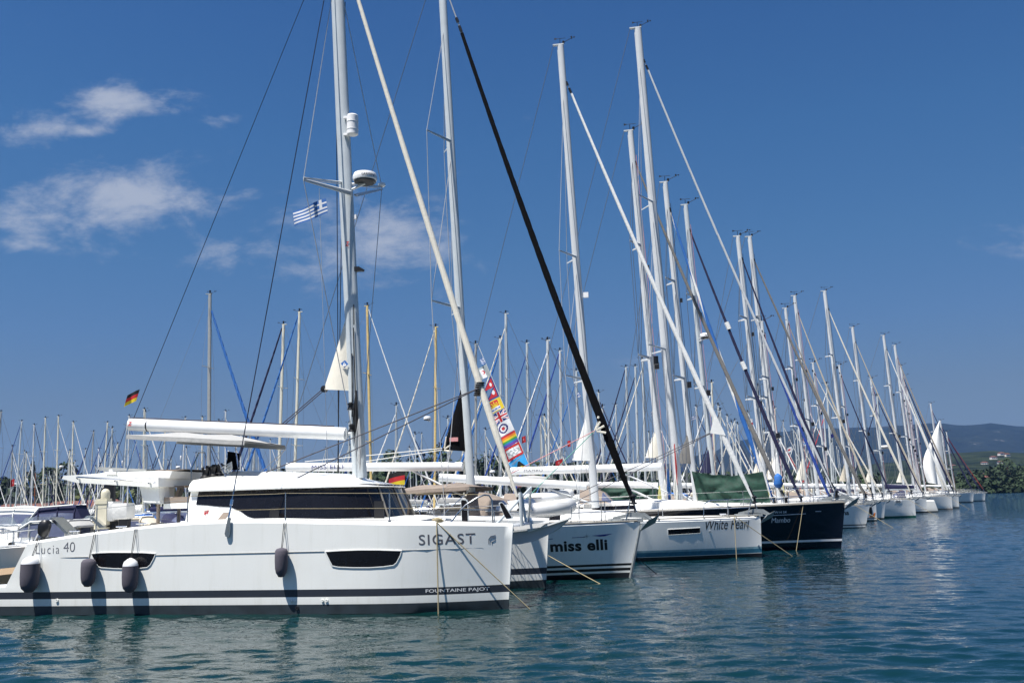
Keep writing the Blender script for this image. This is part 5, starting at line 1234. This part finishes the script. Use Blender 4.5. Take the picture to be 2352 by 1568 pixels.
rw['U']=row('U',2180,146,(17,1425,1182),'far yacht with the lowest mast of the cluster before the hoisted sails','','sail_brown',.11,rx=.12)
rw['Q']=row('Q',2235,160,(17,1525,1118),'second to last yacht of the row, wind generator mast and white boom','','navy',.12,rx=.14,fb=(1.6,1.5,1.4))
rw['R']=row('R',2253,180,(17,1585,1225),'last yacht of the row with navy headsail, beside the open bay','','navy',.16,rx=.16,fb=(1.5,1.4,1.3))
rw['V']=row('V',2262,172,(16,1120,300),'far yacht with red furled headsail near the end of the row','','sail_red',.07,rx=.11)
mf=[c for c in rw['M'][0].children if c.name.startswith('mast')][0]; U=rw['M'][3].p(15,750,590,0); radar(mf,(U[0],-.1,U[1]),.55,arm=.5)
# hoisted white sails at the far end
def hoisted(key,pts,label):
    fr=rw[key][3]; g=MB(); P=[fr.p(16,a,b,0) for a,b in pts]; n=12
    head,foot_,clw=P; rg=[]
    for i in range(n+1):
        f=i/n; a=(lerp(head[0],foot_[0],f),lerp(head[1],foot_[1],f)); b=(lerp(head[0],clw[0],f)-.9*math.sin(math.pi*f),lerp(head[1],clw[1],f)); rg.append([(lerp(a[0],b[0],k/8),-.7*math.sin(math.pi*k/8)*(.3+f),lerp(a[1],b[1],k/8)) for k in range(9)])
    g.loft(rg,0,False,False); o=g.build('hoisted_sail','sail_white',rw[key][0],180); return o
hoisted('U',[(1010,120),(1120,1150),(830,1090)],''); hoisted('T',[(900,420),(985,1120),(822,1080)],'')
# marks on the row hulls
h=rw['E'][1]; letter('erna',rw['E'][2],-1.7,-.95,.82,1.03,h.surf,'lettering_black',off=.03,name='boat_name')
h=rw['I'][1]; letter('06',rw['I'][2],-1.62,-1.22,1.22,1.46,lambda x,z:h.surf(x,z)-.02,'lettering_black',off=.01,name='hull_number')
patch('number_plate',[(-1.75,1.18),(-1.1,1.18),(-1.1,1.49),(-1.75,1.49)],h.surf,'sail_white',rw['I'][2])
strip(rw['I'][2],[(-6,1.02),(-3,1.03),(-.3,1.06)],[(-6,1.0),(-3,1.01),(-.3,1.045)],h.surf,'canvas_grey')
h=rw['J'][1]; letter('JASON',rw['J'][2],-1.5,-.75,.85,1.0,h.surf,'canvas_grey',off=.02,name='boat_name'); 
h=rw['N'][1]; patch('hull_window',[(-4.6,1.02),(-4.0,1.02),(-4.0,.86),(-4.6,.86)],h.surf,'glass',rw['N'][2],sub=1); strip(rw['N'][2],[(-7,1.12),(-1,1.16)],[(-7,1.1),(-1,1.14)],h.surf,'canvas_grey')
h=rw['H'][1]; patch('bow_fender',[(-.55,1.05),(-.32,1.05),(-.32,.5),(-.55,.5)],h.surf,'black',rw['H'][2],off=.06,sub=1); patch('yellow_mark',[(-.55,.3),(-.15,.3),(-.05,.62),(-.15,.62),(-.2,.38),(-.55,.38)],h.surf,'orange',rw['H'][2],sub=1)
# green covers, dinghies, coils
tarp('large dark green cover stretched above the deck right of the tall navy yacht mast',rw['A'][3],((3,1335,665,-2.0),(3,1830,668,-2.0),(3,1890,885,-2.2),(3,1380,885,-2.2)),-2.0)
tarp('dark green cover seen behind the sloping boom struts',rw['B'][3],((3,690,765,-1.6),(3,1190,700,-1.6),(3,1190,890,-1.8),(3,700,880,-1.8)),-1.6)
U=f1.p(12,1850,1210,0); wp_=lambda fr,x,y,z:(fr.o[0]+x*fr.f[0]+y*fr.l[0],fr.o[1]+x*fr.f[1]+y*fr.l[1],z)
a=f1.p(12,1470,1120,-.5); b=f1.p(3,408,930,-.5)
dinghy('inflatable_dinghy',wp_(f1,(a[0]+b[0])/2+.4,-.35,1.70),R(-HD),'grey inflatable dinghy right way up on the foredeck behind the catamaran bow',L=2.6,W=1.5,rt=.22,m='pvc')
dinghy('inflatable_dinghy',wp_(f1,-4.3,.55,1.75),R(-HD),'white inflatable dinghy lettered along its tube beside the mast behind the catamaran hatch lids',L=2.9,W=1.5,rt=.21,m='pvc_white',txt='HERCULES')
dinghy('inflatable_dinghy',wp_(f2,-8.3,.6,2.1),R(-HD),'light dinghy tube rising over the deck left of the plumb-bowed yacht mast',L=2.6,W=1.5,rt=.2,m='pvc_white')
for (k,x,lb) in (('A',-2.9,'small grey dinghy on the foredeck right of the green cover'),('E',-3.8,'pale dinghy on the yacht just beyond the navy one'),('I',-5.2,'white upturned tender on the yacht numbered 06'),('G',-3.8,'cream dinghy tube on the deck behind the navy bow')):
    fr=rw[k][3]; dinghy('inflatable_dinghy',wp_(fr,x,-.2,1.50),R(-HD),lb,L=2.8,W=1.5,rt=.22,m='pvc_white' if k!='A' else 'pvc')
# mooring lines of the row
def moor(fr,h,y0,qx,qy,label,m='rope',r=.016,z=None):
    p=wp_(fr,-.9,-h.w(.09)*.8,h.fb(.09)); return rope_thing('mooring_rope',sagline(p,ground(qx,qy,-.05),.006),r,m,label)
moor(f1,hh1,0,1387,1344,'tan rope slanting down past the lettering of the white yacht behind the catamaran') if False else None
rope_thing('mooring_rope',sagline(wp_(f1,-2.2,-1.2,.75),ground(1387,1344,-.05),.004),.012,'rope','tan rope slanting into the water under the black-striped yacht bow')
rope_thing('mooring_rope',sagline(wp_(f1,.02,.3,.7),ground(1511,1319,-.05),.004),.014,'wire_dark','dark line running into the water right of the black-striped bow')
a=f2.p(3,1630,945,-.8); rope_thing('mooring_rope',sagline(wp_(f2,a[0],-.8,1.5),wp_(f2,a[0]-.02,-.95,-.1),.0),.014,'rope','tan rope hanging straight down the plumb-bowed yacht')
rope_thing('mooring_rope',sagline(wp_(f2,a[0],-.8,1.5),ground(1823,1278,-.05),.004),.014,'rope','tan rope slanting across the plumb bow into the water')
a=f3.p(4,372,885,-.9); rope_thing('mooring_rope',sagline(wp_(f3,a[0],-.9,1.85),wp_(f3,a[0]-.45,-1.1,-.1),.0),.014,'rope','tan rope hanging down the navy hull, left of two')
rope_thing('mooring_rope',sagline(wp_(f3,a[0],-.9,1.85),ground(1931,1257,-.1),.002),.014,'rope','tan rope slanting forward along the navy hull, right of two')
for k,lb in (('E','thin line off the bow of the yacht just beyond the navy one'),('I','thin line off the bow of the yacht numbered 06'),('N','thin line ahead of the yacht with one small black portlight')):
    fr,h=rw[k][3],rw[k][1]; rope_thing('mooring_rope',sagline(wp_(fr,-.6,-.5,h.Fb),wp_(fr,1.6,-1.2,-.1),.004),.014,'rope',lb)
# ================================================================ DEEP MARINA
vrand=random.Random(21); GRP='sailing boats crowded in the marina behind'
def small_boat_proto(name,L,hullm,genm,cabm,bowdir,mastm,det=True,rxk=1.,bags='navy',wood=False):
    """origin at mast foot on the water; local x forward. mast built by height later"""
    root=empty(name,(0,0,0)); h=Hull(L,L*.31,1.2,1.08,1.05,rake=.5,srake=.3,cham=.05)
    ho=h.build(root,[(0,'antifoul'),(.1,'antifoul')],hullm,'deck_white',n=12)
    c=coachroof(root,h,-L*.74,-L*.26,.40,win=True,hatch=False)
    # boom with stacked sail bag
    bo=boom_part(root,(-L*.80,0,2.15),(-L*.44,0,2.1),.07,'alu'); g=MB(); rgs=[]
    for i in range(9):
        f=i/8; x=lerp(-L*.78,-L*.45,f); rgs.append(g.ring((x,0,2.30+.1*f),(1,0,0),.16+.08*f,8,.12))
    g.loft(rgs); g.build('sail_bag',bags,bo)
    sprayhood(root,h,-L*.66,1.4,L*.10,bags,1.1,.6)
    g=MB()
    for s_ in(-1,1):
        for t in (.3,.5,.7,.9): a=railpath(h,t,s_,0); g.tube(a,(a[0],a[1],a[2]+.6),.018,n=4)
        for hh in (.6,.32): g.path([railpath(h,t,s_,hh) for t in (.04,.15,.3,.5,.7,.95)],.012,3)
    g.build('guard_rail','steel',root)
    root['L']=L
    return root,h
BG=[]
def bg_boat(top,Hm,dirn,gm,mastm='alu',label=None,L=None,hullm='gelcoat',bag='navy',gr=.07,rake=.02,spn=2,radar_=False,vane=True,jib=True,rx=None,D=None,label_group=True,lat=0,refl=False):
    qx,qy=q(*top); hy=hor(qx); D=D or (Hm-H)*F/((hy-qy)*K); D=max(D,38)
    T=atD(qx,qy,D); Hm=T[2]; L=L or max(7.5,min(14,Hm*.72)); yaw=R(-HD if dirn>0 else 180-HD)+vrand.uniform(-.08,.08)
    c,s=math.cos(yaw),math.sin(yaw); xm=-L*.43; back=Hm*rake
    fx,fy=T[0]+c*back,T[1]+s*back # mast foot world
    root,h=small_boat_proto('sailing_boat',L,hullm,gm,'deck_white',dirn,mastm,bags=bag)
    root.location=(fx-c*xm,fy-s*xm,0); root.rotation_euler=(0,0,yaw)
    del root['L']
    rx=rx or max(.062,min(.11,Hm*.0068))*(1 if D<90 else 1.12)
    foot=(xm,0,1.5); tp=(xm-back,0,Hm); 
    mo=mast_part(root,foot,tp,rx,rx*.75,mastm,8)
    ml=Vector(tp)-Vector(foot); g=MB(); w_=MB(); yb=h.w(.45)*.9; wr=.010 if D<70 else .016
    prev=[(xm-.25,-yb,1.1),(xm-.25,yb,1.1)]
    for k in range(spn):
        f=(k+1)/(spn+1)*.97+.02; p=Vector(foot)+ml*f; ln=L*.078*(1-.12*k)
        for i,s_ in enumerate((-1,1)):
            tip=(p.x-.12,s_*ln,p.z+.03); g.tube((p.x,0,p.z),tip,.028,.02,n=5); w_.tube(prev[i],tip,wr,n=3); prev[i]=tip
    for i in (0,1): w_.tube(prev[i],tuple(Vector(foot)+ml*.97),wr,n=3)
    for s_ in(-1,1): w_.tube((xm-.1,s_*yb,1.1),tuple(Vector(foot)+ml*(.5 if spn<2 else .33)),wr,n=3)
    w_.tube(tp,(-L*.98,0,1.2),wr,n=3)
    g.build('spreader',mastm,mo); w_.build('standing_rigging','wire',root)
    if vane: wind_vane(mo,(tp[0],0,tp[2]),s=.8)
    if jib: furl(root,(tp[0]+rx,0,Hm*.93 if vrand.random()<.6 else Hm*.985),(-.05,0,1.55),gr,gm,seg=22,n=6,rt=.5)
    else: wires('forestay',[((tp[0],0,Hm*.98),(0,0,1.25))],wr,'wire_light',root)
    g=MB(); g.lathe((tp[0],0,Hm+.02),[(.05,0),(.05,.16),(.07,.17),(.07,.24),(.03,.26)],8); g.build('masthead_light','black',mo)
    if radar_ or vrand.random()<.15: radar(mo,(xm+rx+.35,0,Hm*.55),.27,arm=.3)
    if refl: g=MB(); g.lathe((xm+.15,0,Hm*.62),[(.07,0),(.09,.03),(.09,.5),(.07,.53)],10); g.build('radar_reflector','white',mo)
    BG.append((qx,root,D))
    if label: tag(root,label,'sailing boat',GRP)
    else: tag(root,'',"sailing boat",GRP)
    return root,mo,h
# (masthead position in the photo, height m, bow direction, headsail, mast, extra)
W_='sail_white';Cc='sail_cream'
LST=[
((9,15,175),14,-1,'navy','alu_grey',{}),((9,185,690),11,1,Cc,'alu_grey',{}),((9,325,315),14,-1,'royal','alu',{}),((9,395,785),10.5,1,W_,'alu_cream',dict(refl=True)),((9,512,370),14,1,'navy','alu_white',{}),
((9,680,265),14.5,1,W_,'alu_cream',dict(jib=False)),((9,875,240),15,1,W_,'alu_cream',{}),((9,1095,330),14,1,W_,'alu_cream',{}),((9,1045,755),10,1,Cc,'alu_cream',dict(refl=True)),((9,1120,912),10,1,'navy','white',{}),
((9,1278,735),11,-1,'royal','alu',{}),((9,1398,470),13,-1,'navy','alu_grey',{}),((9,1475,728),11,1,W_,'white',{}),((9,1605,335),14,-1,'royal','alu_cream',{}),((9,1758,650),11,-1,W_,'alu_cream',{}),((9,1895,375),13,-1,'navy','alu',dict(refl=True)),
((9,1930,235),14,1,'royal','alu_white',{}),((9,480,970),9,-1,Cc,'alu_grey',{}),((9,530,1085),9,1,Cc,'wood_red',dict(jib=False)),((9,740,1052),9,1,Cc,'alu',{}),((9,702,1132),8.5,-1,Cc,'alu_cream',{}),
((10,290,135),14,1,W_,'alu_cream',{}),((10,900,265),13,-1,'navy','alu_white',dict(refl=True,radar_=True)),((10,1155,255),13.5,1,'navy','alu_cream',{}),((10,1503,165),14,1,W_,'alu_white',dict(refl=True)),((10,600,450),12,-1,'navy','alu_cream',{}),((10,915,712),10,1,W_,'alu',{}),((10,690,857),9,-1,'navy','alu',{}),((10,330,690),11,1,'navy','alu_grey',{}),
((18,502,262),17,1,'blue','alu_grey',dict(rx=.14,gr=.15)),((18,1117,517),15.5,-1,'navy','alu_cream',dict(rx=.12,gr=.12)),((18,1250,412),16,-1,'blue','alu_cream',dict(rx=.11,gr=.1)),((18,1817,362),16,1,W_,'wood_mast',dict(rx=.10,gr=.06)),
((6,1120,797),15,-1,Cc,'wood_mast',dict(rx=.095,gr=.07,radar_=True)),((6,1398,915),13.5,-1,'blue','alu_grey',{}),((6,1568,878),14.5,-1,'blue','alu',dict(gr=.11)),((6,1608,704),16,-1,Cc,'alu',{}),((6,1755,908),14,-1,'royal','alu',{}),((6,1900,888),14,-1,W_,'alu_white',{}),
((6,845,1342),10,-1,W_,'alu',{}),((6,1205,1432),9,-1,'navy','alu',{}),((6,1465,1512),9,1,Cc,'alu',{}),((6,1850,1417),10,-1,'blue','alu_cream',{}),((6,975,1542),8.5,1,'navy','alu',{}),
((8,155,893),14.5,-1,'blue','alu',dict(gr=.10)),((8,243,962),14,-1,'royal','alu_white',dict(gr=.10)),((8,357,1102),13,-1,'blue','alu',{}),((8,703,1077),14,-1,'navy','alu',dict(gr=.09)),((8,768,1072),14,-1,'navy','alu',dict(gr=.09)),((8,817,1020),14,-1,Cc,'alu',{}),
((8,512,1252),11,1,'navy','alu',{}),((8,540,1352),10,-1,Cc,'alu',{}),((8,1300,1182),12,-1,W_,'alu_cream',{}),((8,1345,1342),10,1,Cc,'alu',{}),((8,1360,1377),9.5,-1,'navy','alu',{}),((8,1408,1417),10,1,W_,'alu_white',{}),((8,1438,1460),10,1,'navy','alu',{}),((8,1462,1447),10,-1,Cc,'alu',{}),((8,1480,1472),9.5,1,'blue','alu',{}),((8,1740,1362),11,-1,W_,'alu_cream',{}),((8,1192,1352),11,1,'navy','alu_white',{}),((8,108,1417),10,1,Cc,'alu',{}),((8,715,1482),9.5,-1,'navy','alu',{}),((8,1550,1390),11,1,W_,'alu',{}),
((17,440,1010),12,1,W_,'alu',{}),((17,520,1210),10,-1,'navy','alu',{}),((17,735,1105),11,1,W_,'alu',{}),((17,665,1280),9.5,1,Cc,'alu',{}),((17,855,1170),10.5,-1,'red','alu_white',{}),((17,585,1330),9,1,'red','alu_white',{}),((17,905,1360),9,-1,W_,'alu',{}),((17,1040,1370),9,1,Cc,'alu',{})]
cname={'navy':'navy','royal':'deep blue','blue':'bright blue','sail_white':'white','sail_cream':'cream','red':'red'}
mname={'alu':'silver','alu_grey':'grey','alu_white':'white','white':'bright white','alu_cream':'cream','wood_mast':'yellow-varnished','wood_red':'red-brown wooden'}
LL=sorted([(q(*t[0]),t) for t in LST],key=lambda a:a[0][0])
def zone(qx): 
    for a,b in ((120,'at the far left edge'),(235,'over the motor cruisers'),(310,'left of the catamaran boom end'),(470,'near the catamaran sun awning'),(560,'left of the catamaran shroud'),(700,'above the catamaran boom'),(830,'left of the catamaran mast'),(1000,'right of the catamaran mast'),(1085,'near the black mainsail corner'),(1200,'near the signal flags'),(1330,'behind the big black headsail'),(1480,'between black and white headsails'),(1600,'among the tall white masts'),(1800,'right of the white headsail'),(2400,'behind the far row of yachts')):
        if qx<a: return b
cnt={}
for (p,t) in LL: cnt.setdefault(zone(p[0]),[]).append(t)
ordn=['leftmost','second from left','third from left','fourth from left','fifth from left','sixth from left','seventh from left','eighth from left','ninth from left','tenth from left','eleventh from left']+['%dth from left'%i for i in range(12,40)]
for (p,(tp,Hm,dr,gm,mm_,kw)) in LL:
    z=zone(p[0]); k=cnt[z].index((tp,Hm,dr,gm,mm_,kw)); lab='%s mast, %s, %s %s'%(mname[mm_],'no headsail' if kw.get('jib') is False else cname[gm]+' headsail',ordn[k],z)
    lab=lab.replace('catamaran sun awning','sun awning'); lab=' '.join(lab.split()[:16])
    bg_boat(tp,Hm,dr,gm,mm_,label=lab,bag=vrand.choice(['navy','blue','navy','canvas_beige','canvas_grey','sail_white']),hullm=vrand.choice(['gelcoat','gelcoat','gelcoat_warm','navy_hull' if vrand.random()<.3 else 'gelcoat']),spn=1 if Hm<11 else 2,**kw)
# the many far masts: full boats again, sharing mesh data
protos=[]
for i,(Hm,gm,mm_,bg_) in enumerate([(11,'navy','alu','navy'),(10,W_,'alu_white','blue'),(12,'blue','alu','navy'),(9.5,Cc,'alu_cream','canvas_beige'),(12.5,W_,'alu','sail_white'),(10.5,'royal','alu_grey','navy')]):
    qx=1250+i*40; D=150; qy=hor(qx)-(Hm-H)*F/D/K
    r_,_,_=bg_boat((0,qx,qy),Hm,1,gm,mm_,D=D,spn=1 if i%2 else 2,bag=bg_); protos.append(r_)
def copy_tree(o,parent=None):
    c=o.copy(); C.objects.link(c)
    if parent: c.parent=parent
    for ch in list(o.children): copy_tree(ch,c)
    return c
used=[(p[0]) for p,_ in LL]
FAR=[]
for i in range(92):
    qx=vrand.uniform(-20,2010); D=vrand.uniform(95,225)
    if qx<330: D=vrand.uniform(120,200)
    o=bowat(qx,D); pr=protos[i%6]; c=pr if i<6 else copy_tree(pr)
    c.location=(o[0],o[1],0); sc_=vrand.uniform(.82,1.18); c.scale=(sc_,sc_,sc_); c.rotation_euler=(0,0,R(-HD if vrand.random()<.5 else 180-HD)+vrand.uniform(-.1,.1))
    FAR.append((qx,i%6,c))
FAR.sort(key=lambda a:a[0]); fc={}; pn=['navy headsail, silver mast','white headsail, pale mast','blue headsail, silver mast','cream headsail, cream mast','white headsail, silver mast','deep blue headsail, grey mast']
for qx,k,c in FAR:
    z=zone(qx); n_=fc.get((z,k),0); fc[(z,k)]=n_+1
    tag(c,'far boat, %s, %s%s'%(pn[k],'' if n_==0 else ordn[n_]+', ',z),'sailing boat','far mast forest')
# ================================================================ MOTOR BOATS at the left
def motorboat(o,yaw,L,label,canopy=None,ch=1,style='cruiser',hullm='gelcoat',stripe='flag_navy',ws='glass'):
    root=empty('motor_boat',o,yaw,label,'motor boat','motor boats at the left'); h=Hull(L,L*.34,1.25,1.05,.95,rake=.8,srake=-.05,cham=.06,tm=.6,cwb=.2)
    h.build(root,[(0,'antifoul'),(.12,'antifoul'),(.22,stripe)],hullm,'deck_white',n=18)
    toerail(root,h,'steel',r=.02)
    mb=MB(); rg=[]
    for x,hh,k in ((-L*.55,.12,.74),(-L*.52,.55,.72),(-L*.40,.62,.66),(-L*.28,.48,.6),(-L*.12,.10,.45)):
        t=-x/L; w_=h.w(t)*k; z=h.fb(t); rg.append([(x,-w_,z-.05),(x,-w_*.9,z+hh*.75),(x,-w_*.5,z+hh),(x,w_*.5,z+hh),(x,w_*.9,z+hh*.75),(x,w_,z-.05)])
    mb.loft(rg,0,False,False); mb.build('foredeck_cabin','gelcoat',root)
    z=h.fb(.5)+.55; w_=h.w(.5)*.7
    g=MB(); g.loft([[(-L*.50,-w_,z-.05),(-L*.36,-w_*.8,z-.05),(-L*.33,0,z),(-L*.36,w_*.8,z-.05),(-L*.50,w_,z-.05)],[(-L*.55,-w_*.95,z+.5),(-L*.45,-w_*.75,z+.5),(-L*.43,0,z+.52),(-L*.45,w_*.75,z+.5),(-L*.55,w_*.95,z+.5)]],0,False,False); g.build('windscreen','glass_clear',root)
    if canopy:
        g=MB(); rg=[]
        for x,hh in [(a_,b_*ch) for a_,b_ in ((-L*.42,.45),(-L*.52,1.0),(-L*.70,1.12),(-L*.86,1.02),(-L*.93,.2))]: rg.append([(x,-w_*1.05,z-.35),(x,-w_*1.02,z+hh*.6),(x,-w_*.8,z+hh),(x,0,z+hh*1.05),(x,w_*.8,z+hh),(x,w_*1.02,z+hh*.6),(x,w_*1.05,z-.35)])
        g.loft(rg,0,False,False)
        for sg in (0,1,2):
            for k in (0,5): g.m[sg*6+k]=1
        for r_g in rg: g.path(r_g,.05,5)
        g.build('canopy',[canopy,'vinyl'],root)
        g=MB(); g.path([(-L*.38,-w_*.95,z-.1),(-L*.53,-w_*1.04,z+1.0*ch),(-L*.85,-w_*1.0,z+1.1*ch)],.05,6); g.path([(-L*.38,w_*.95,z-.1),(-L*.53,w_*1.04,z+1.0*ch),(-L*.85,w_*1.0,z+1.1*ch)],.05,6); g.build('canopy_arch','gelcoat',root)
    g=MB(); g.path([railpath(h,t,-1,.5) for t in (.42,.3,.15,.03)],.018,5); g.path([railpath(h,t,1,.5) for t in (.42,.3,.15,.03)],.018,5)
    for t in (.4,.28,.15,.04): 
        for s_ in(-1,1): g.tube(railpath(h,t,s_,0),railpath(h,t,s_,.5),.016,n=5)
    g.build('bow_rail','steel',root)
    g=MB(); g.loft([[(-L-.3+sx*.2*k,sy*.2*k,zz) for sx,sy in((-1,-1),(1,-1),(1,1),(-1,1))] for zz,k in((.55,.6),(.75,1),(1.15,1.05),(1.3,.7))]); g.tube((-L-.25,0,.6),(-L-.25,0,-.3),.1,n=6,mi=1); g.build('outboard',['white' if canopy!='navy' else 'black','black'],root)
    for t in (.4,.7):
        a=railpath(h,t,-1,0); MB().lathe((a[0],a[1]-.2,.35),[(.01,0),(.12,.06),(.12,.55),(.01,.62)],10).build('side_fender','fender_white',root)
    return root
def mpos(qx,qy): return ground(qx,qy)
motorboat(bowat(-25,58),R(176),6.4,'white motor cruiser with dark navy canopy behind the catamaran stern',canopy='navy')
motorboat(bowat(62,34),R(-14),6.0,'open white speedboat with grey covered seats at the left edge',canopy=None)
motorboat(bowat(70,44),R(176),6.2,'white cruiser with beige folded canopy beyond the navy-topped one',canopy='canvas_beige',ch=.35)
motorboat(bowat(260,62),R(-8),9,'white cabin boat with dark side windows behind the cream canister',canopy='sail_white')
motorboat(bowat(40,48),R(-14),7.0,'white sports boat with black windscreen, topmost at the left edge',canopy='black')
motorboat(bowat(440,55),R(180),8,'motor boat with bright blue cover seen through the catamaran cockpit',canopy='blue')
motorboat(bowat(150,66),R(178),6.5,'white motor boat with blue cover behind the boarding rails',canopy='blue',ch=.4)
motorboat(bowat(255,72),R(182),7,'white cabin cruiser with grey windows beside the cream canister',canopy='sail_white',ch=.8)
motorboat(bowat(-30,44),R(160),6,'half hidden white motorboat with grey cockpit cover at the left edge',canopy='canvas_grey',ch=.3)
motorboat(bowat(95,52),R(-16),5.5,'small white runabout with its bow to the right near the catamaran stern',canopy=None)
# covered tenders close to the catamaran's stern
t=dinghy('rigid_dinghy',bowat(-5,24.5),R(14),'grey tender covered in pale blue sheet at the lower left edge',L=3.4,W=1.6,m='pvc',rt=.24)
# pontoon the near boats lie against
pt=MB(); pt.box((0,0,.25),(2.4,26,.5)); o=pt.build('pontoon','teak',None); o.location=(-16.2,30,0); o.rotation_euler=(0,0,R(-HD)); o['kind']='structure'
# ---- string of flags
fs=Fr(bowat(1092,62),HD); 
FL=[('greek_flag',greek,'small blue and white flag at the top of the flag string',(215,200),(245,265),38),
('green_white_flag',algerish,'pale green and white flag, second in the flag string',(248,275),(298,385),105),
('pennant_flag',nepal,'crimson double-pointed pennant in the flag string',(300,400),(380,605),120),
('sunburst_flag',kiribati,'yellow flag with red sunburst panel in the flag string',(388,612),(440,725),150),
('union_flag',jack,'red white and blue crossed flag in the flag string',(443,735),(488,832),140),
('roundel_flag',roundel,'white flag with round target emblem in the flag string',(490,836),(540,958),160),
('rainbow_flag',rainbow,'rainbow striped flag in the flag string',(543,962),(590,1075),155),
('red_emblem_flag',redemblem,'red flag with pale emblem below the rainbow one',(592,1080),(645,1200),165),
('light_blue_flag',lucia,'light blue flag with black and yellow triangle in the flag string',(648,1205),(700,1325),150)]
for i,(nm,ds,lb,a,b,ln) in enumerate(FL):
    A=fs.p(13,*a);B_=fs.p(13,*b); k=ln*.2198*K*62/F*1.25
    sd=(B_[0]-A[0],0,B_[1]-A[1]); 
    o=flag(nm,wp_(fs,A[0],0,A[1]),wp_(fs,B_[0],0,B_[1]),1,k,ds,nu=30,nv=24,dirv=(-1,-.25,-.50),droop=.12,amp=.09,seed=i*1.3); tag(o,lb,'flag','flags on the dressing line')
A=fs.p(13,165,80);B_=fs.p(13,705,1345); rope_thing('flag_line',[wp_(fs,A[0],0,A[1]),wp_(fs,B_[0],0,B_[1])],.02,'rope_white','straight halyard carrying the string of signal flags','line',None)
def free_flag(z,x,y,D,w_,hh,ds,label,nm='flag',dirv=(-1,-.3,-.25),cat_='flag',pole=True):
    qx,qy=q(z,x,y); p=Vector(atD(qx,qy,D)); o=flag(nm,p,p-Vector((0,0,hh)),1,w_,ds,nu=18,nv=12,dirv=dirv,amp=.05,droop=.2); tag(o,label,cat_,'small flags flying in the marina')
free_flag(12,465,505,41,.68,.60,german,'black red and yellow flag at the stern behind the catamaran cabin','german_flag',dirv=(-1,-.2,-.12))
free_flag(8,905,1372,70,.36,.36,greek,'small blue and white flag right of the black headsail','greek_flag')
free_flag(8,1192,1408,70,.45,.28,greek,'blue and white striped flag left of the furled white headsail','greek_flag')
free_flag(8,386,1245,60,.28,.34,greek,'small blue and white flag left of the black headsail','greek_flag')
free_flag(17,655,1385,95,.65,.5,lambda u,v:'white' if math.hypot(u-.5,v-.5)>.2 else 'red','white flag with small red mark over the far yachts','white_flag')
free_flag(17,753,1340,95,.75,.55,lambda u,v:'white' if (u+v)%.5>.2 else 'sky_blue','pale blue and white flag over the far yachts','white_flag')
free_flag(17,930,1298,90,.6,.35,lambda u,v:'flag_navy','dark blue flag, left one over the far yachts','blue_flag')
free_flag(17,1292,1425,100,.45,.3,lambda u,v:'flag_navy','dark blue flag, right one over the far yachts','blue_flag')
free_flag(8,1585,1432,70,.45,.45,lambda u,v:'white' if v<.6 else 'red','white flag with red lower edge beside the striped blue headsail','white_flag')
free_flag(13,1045,1260,60,.5,.35,redplain,'small red flag above the long white booms','red_flag')
free_flag(13,660,1020,60,.28,.4,redplain,'small red flag hanging near the pale mast by the flag string','red_flag')
free_flag(13,430,1130,60,.28,.35,redplain,'small red flag just left of the rainbow flag','red_flag')
free_flag(13,755,1430,60,1.1,.6,redplain,'large red and white banner under the navy yacht boom','red_banner',dirv=(-1,-.1,-.03))
free_flag(3,490,450,60,.22,.38,redplain,'little red flag left of the black headsail clew','red_flag')
free_flag(9,220,1165,110,.4,.8,redplain,'tiny red flag between the masts at the far left','red_flag')
free_flag(10,100,0,22.6,.01,.01,german,'x','skip') if False else None
# blue sail cover bag hoisted beyond the green cover
fr=rw['A'][3]
g=MB(); U=fr.p(4,197,745,0); g.lathe((0,0,-.5),[(.03,.25),(.14,.3),(.22,.45),(.17,.6),(.20,.75),(.1,.85),(.02,.9)],8); o=g.build('sail_cover_bag','blue',None,60); o.location=wp_(fr,U[0],0,U[1]); tag(o,'bright blue bundled cover hanging right of the green cover','sail cover')
# haze over the bay
def haze():
    mb=MB(); x0,x1,y0,y1,z0,z1=-8500,8500,-280,7500,-3.5,520
    mb.box(((x0+x1)/2,(y0+y1)/2,(z0+z1)/2),(x1-x0,y1-y0,z1-z0)); m=bpy.data.materials.new('haze'); m.use_nodes=True; n=m.node_tree.nodes; L=m.node_tree.links; n.clear()
    v=n.new('ShaderNodeVolumePrincipled'); v.inputs['Color'].default_value=(.25,.5,1,1); v.inputs['Density'].default_value=HAZE; v.inputs['Anisotropy'].default_value=.3; o=n.new('ShaderNodeOutputMaterial'); L.new(v.outputs[0],o.inputs['Volume']); MT['haze']=m
    ob=mb.build('haze','haze',None); ob['kind']='stuff'
HAZE=.00008
haze()
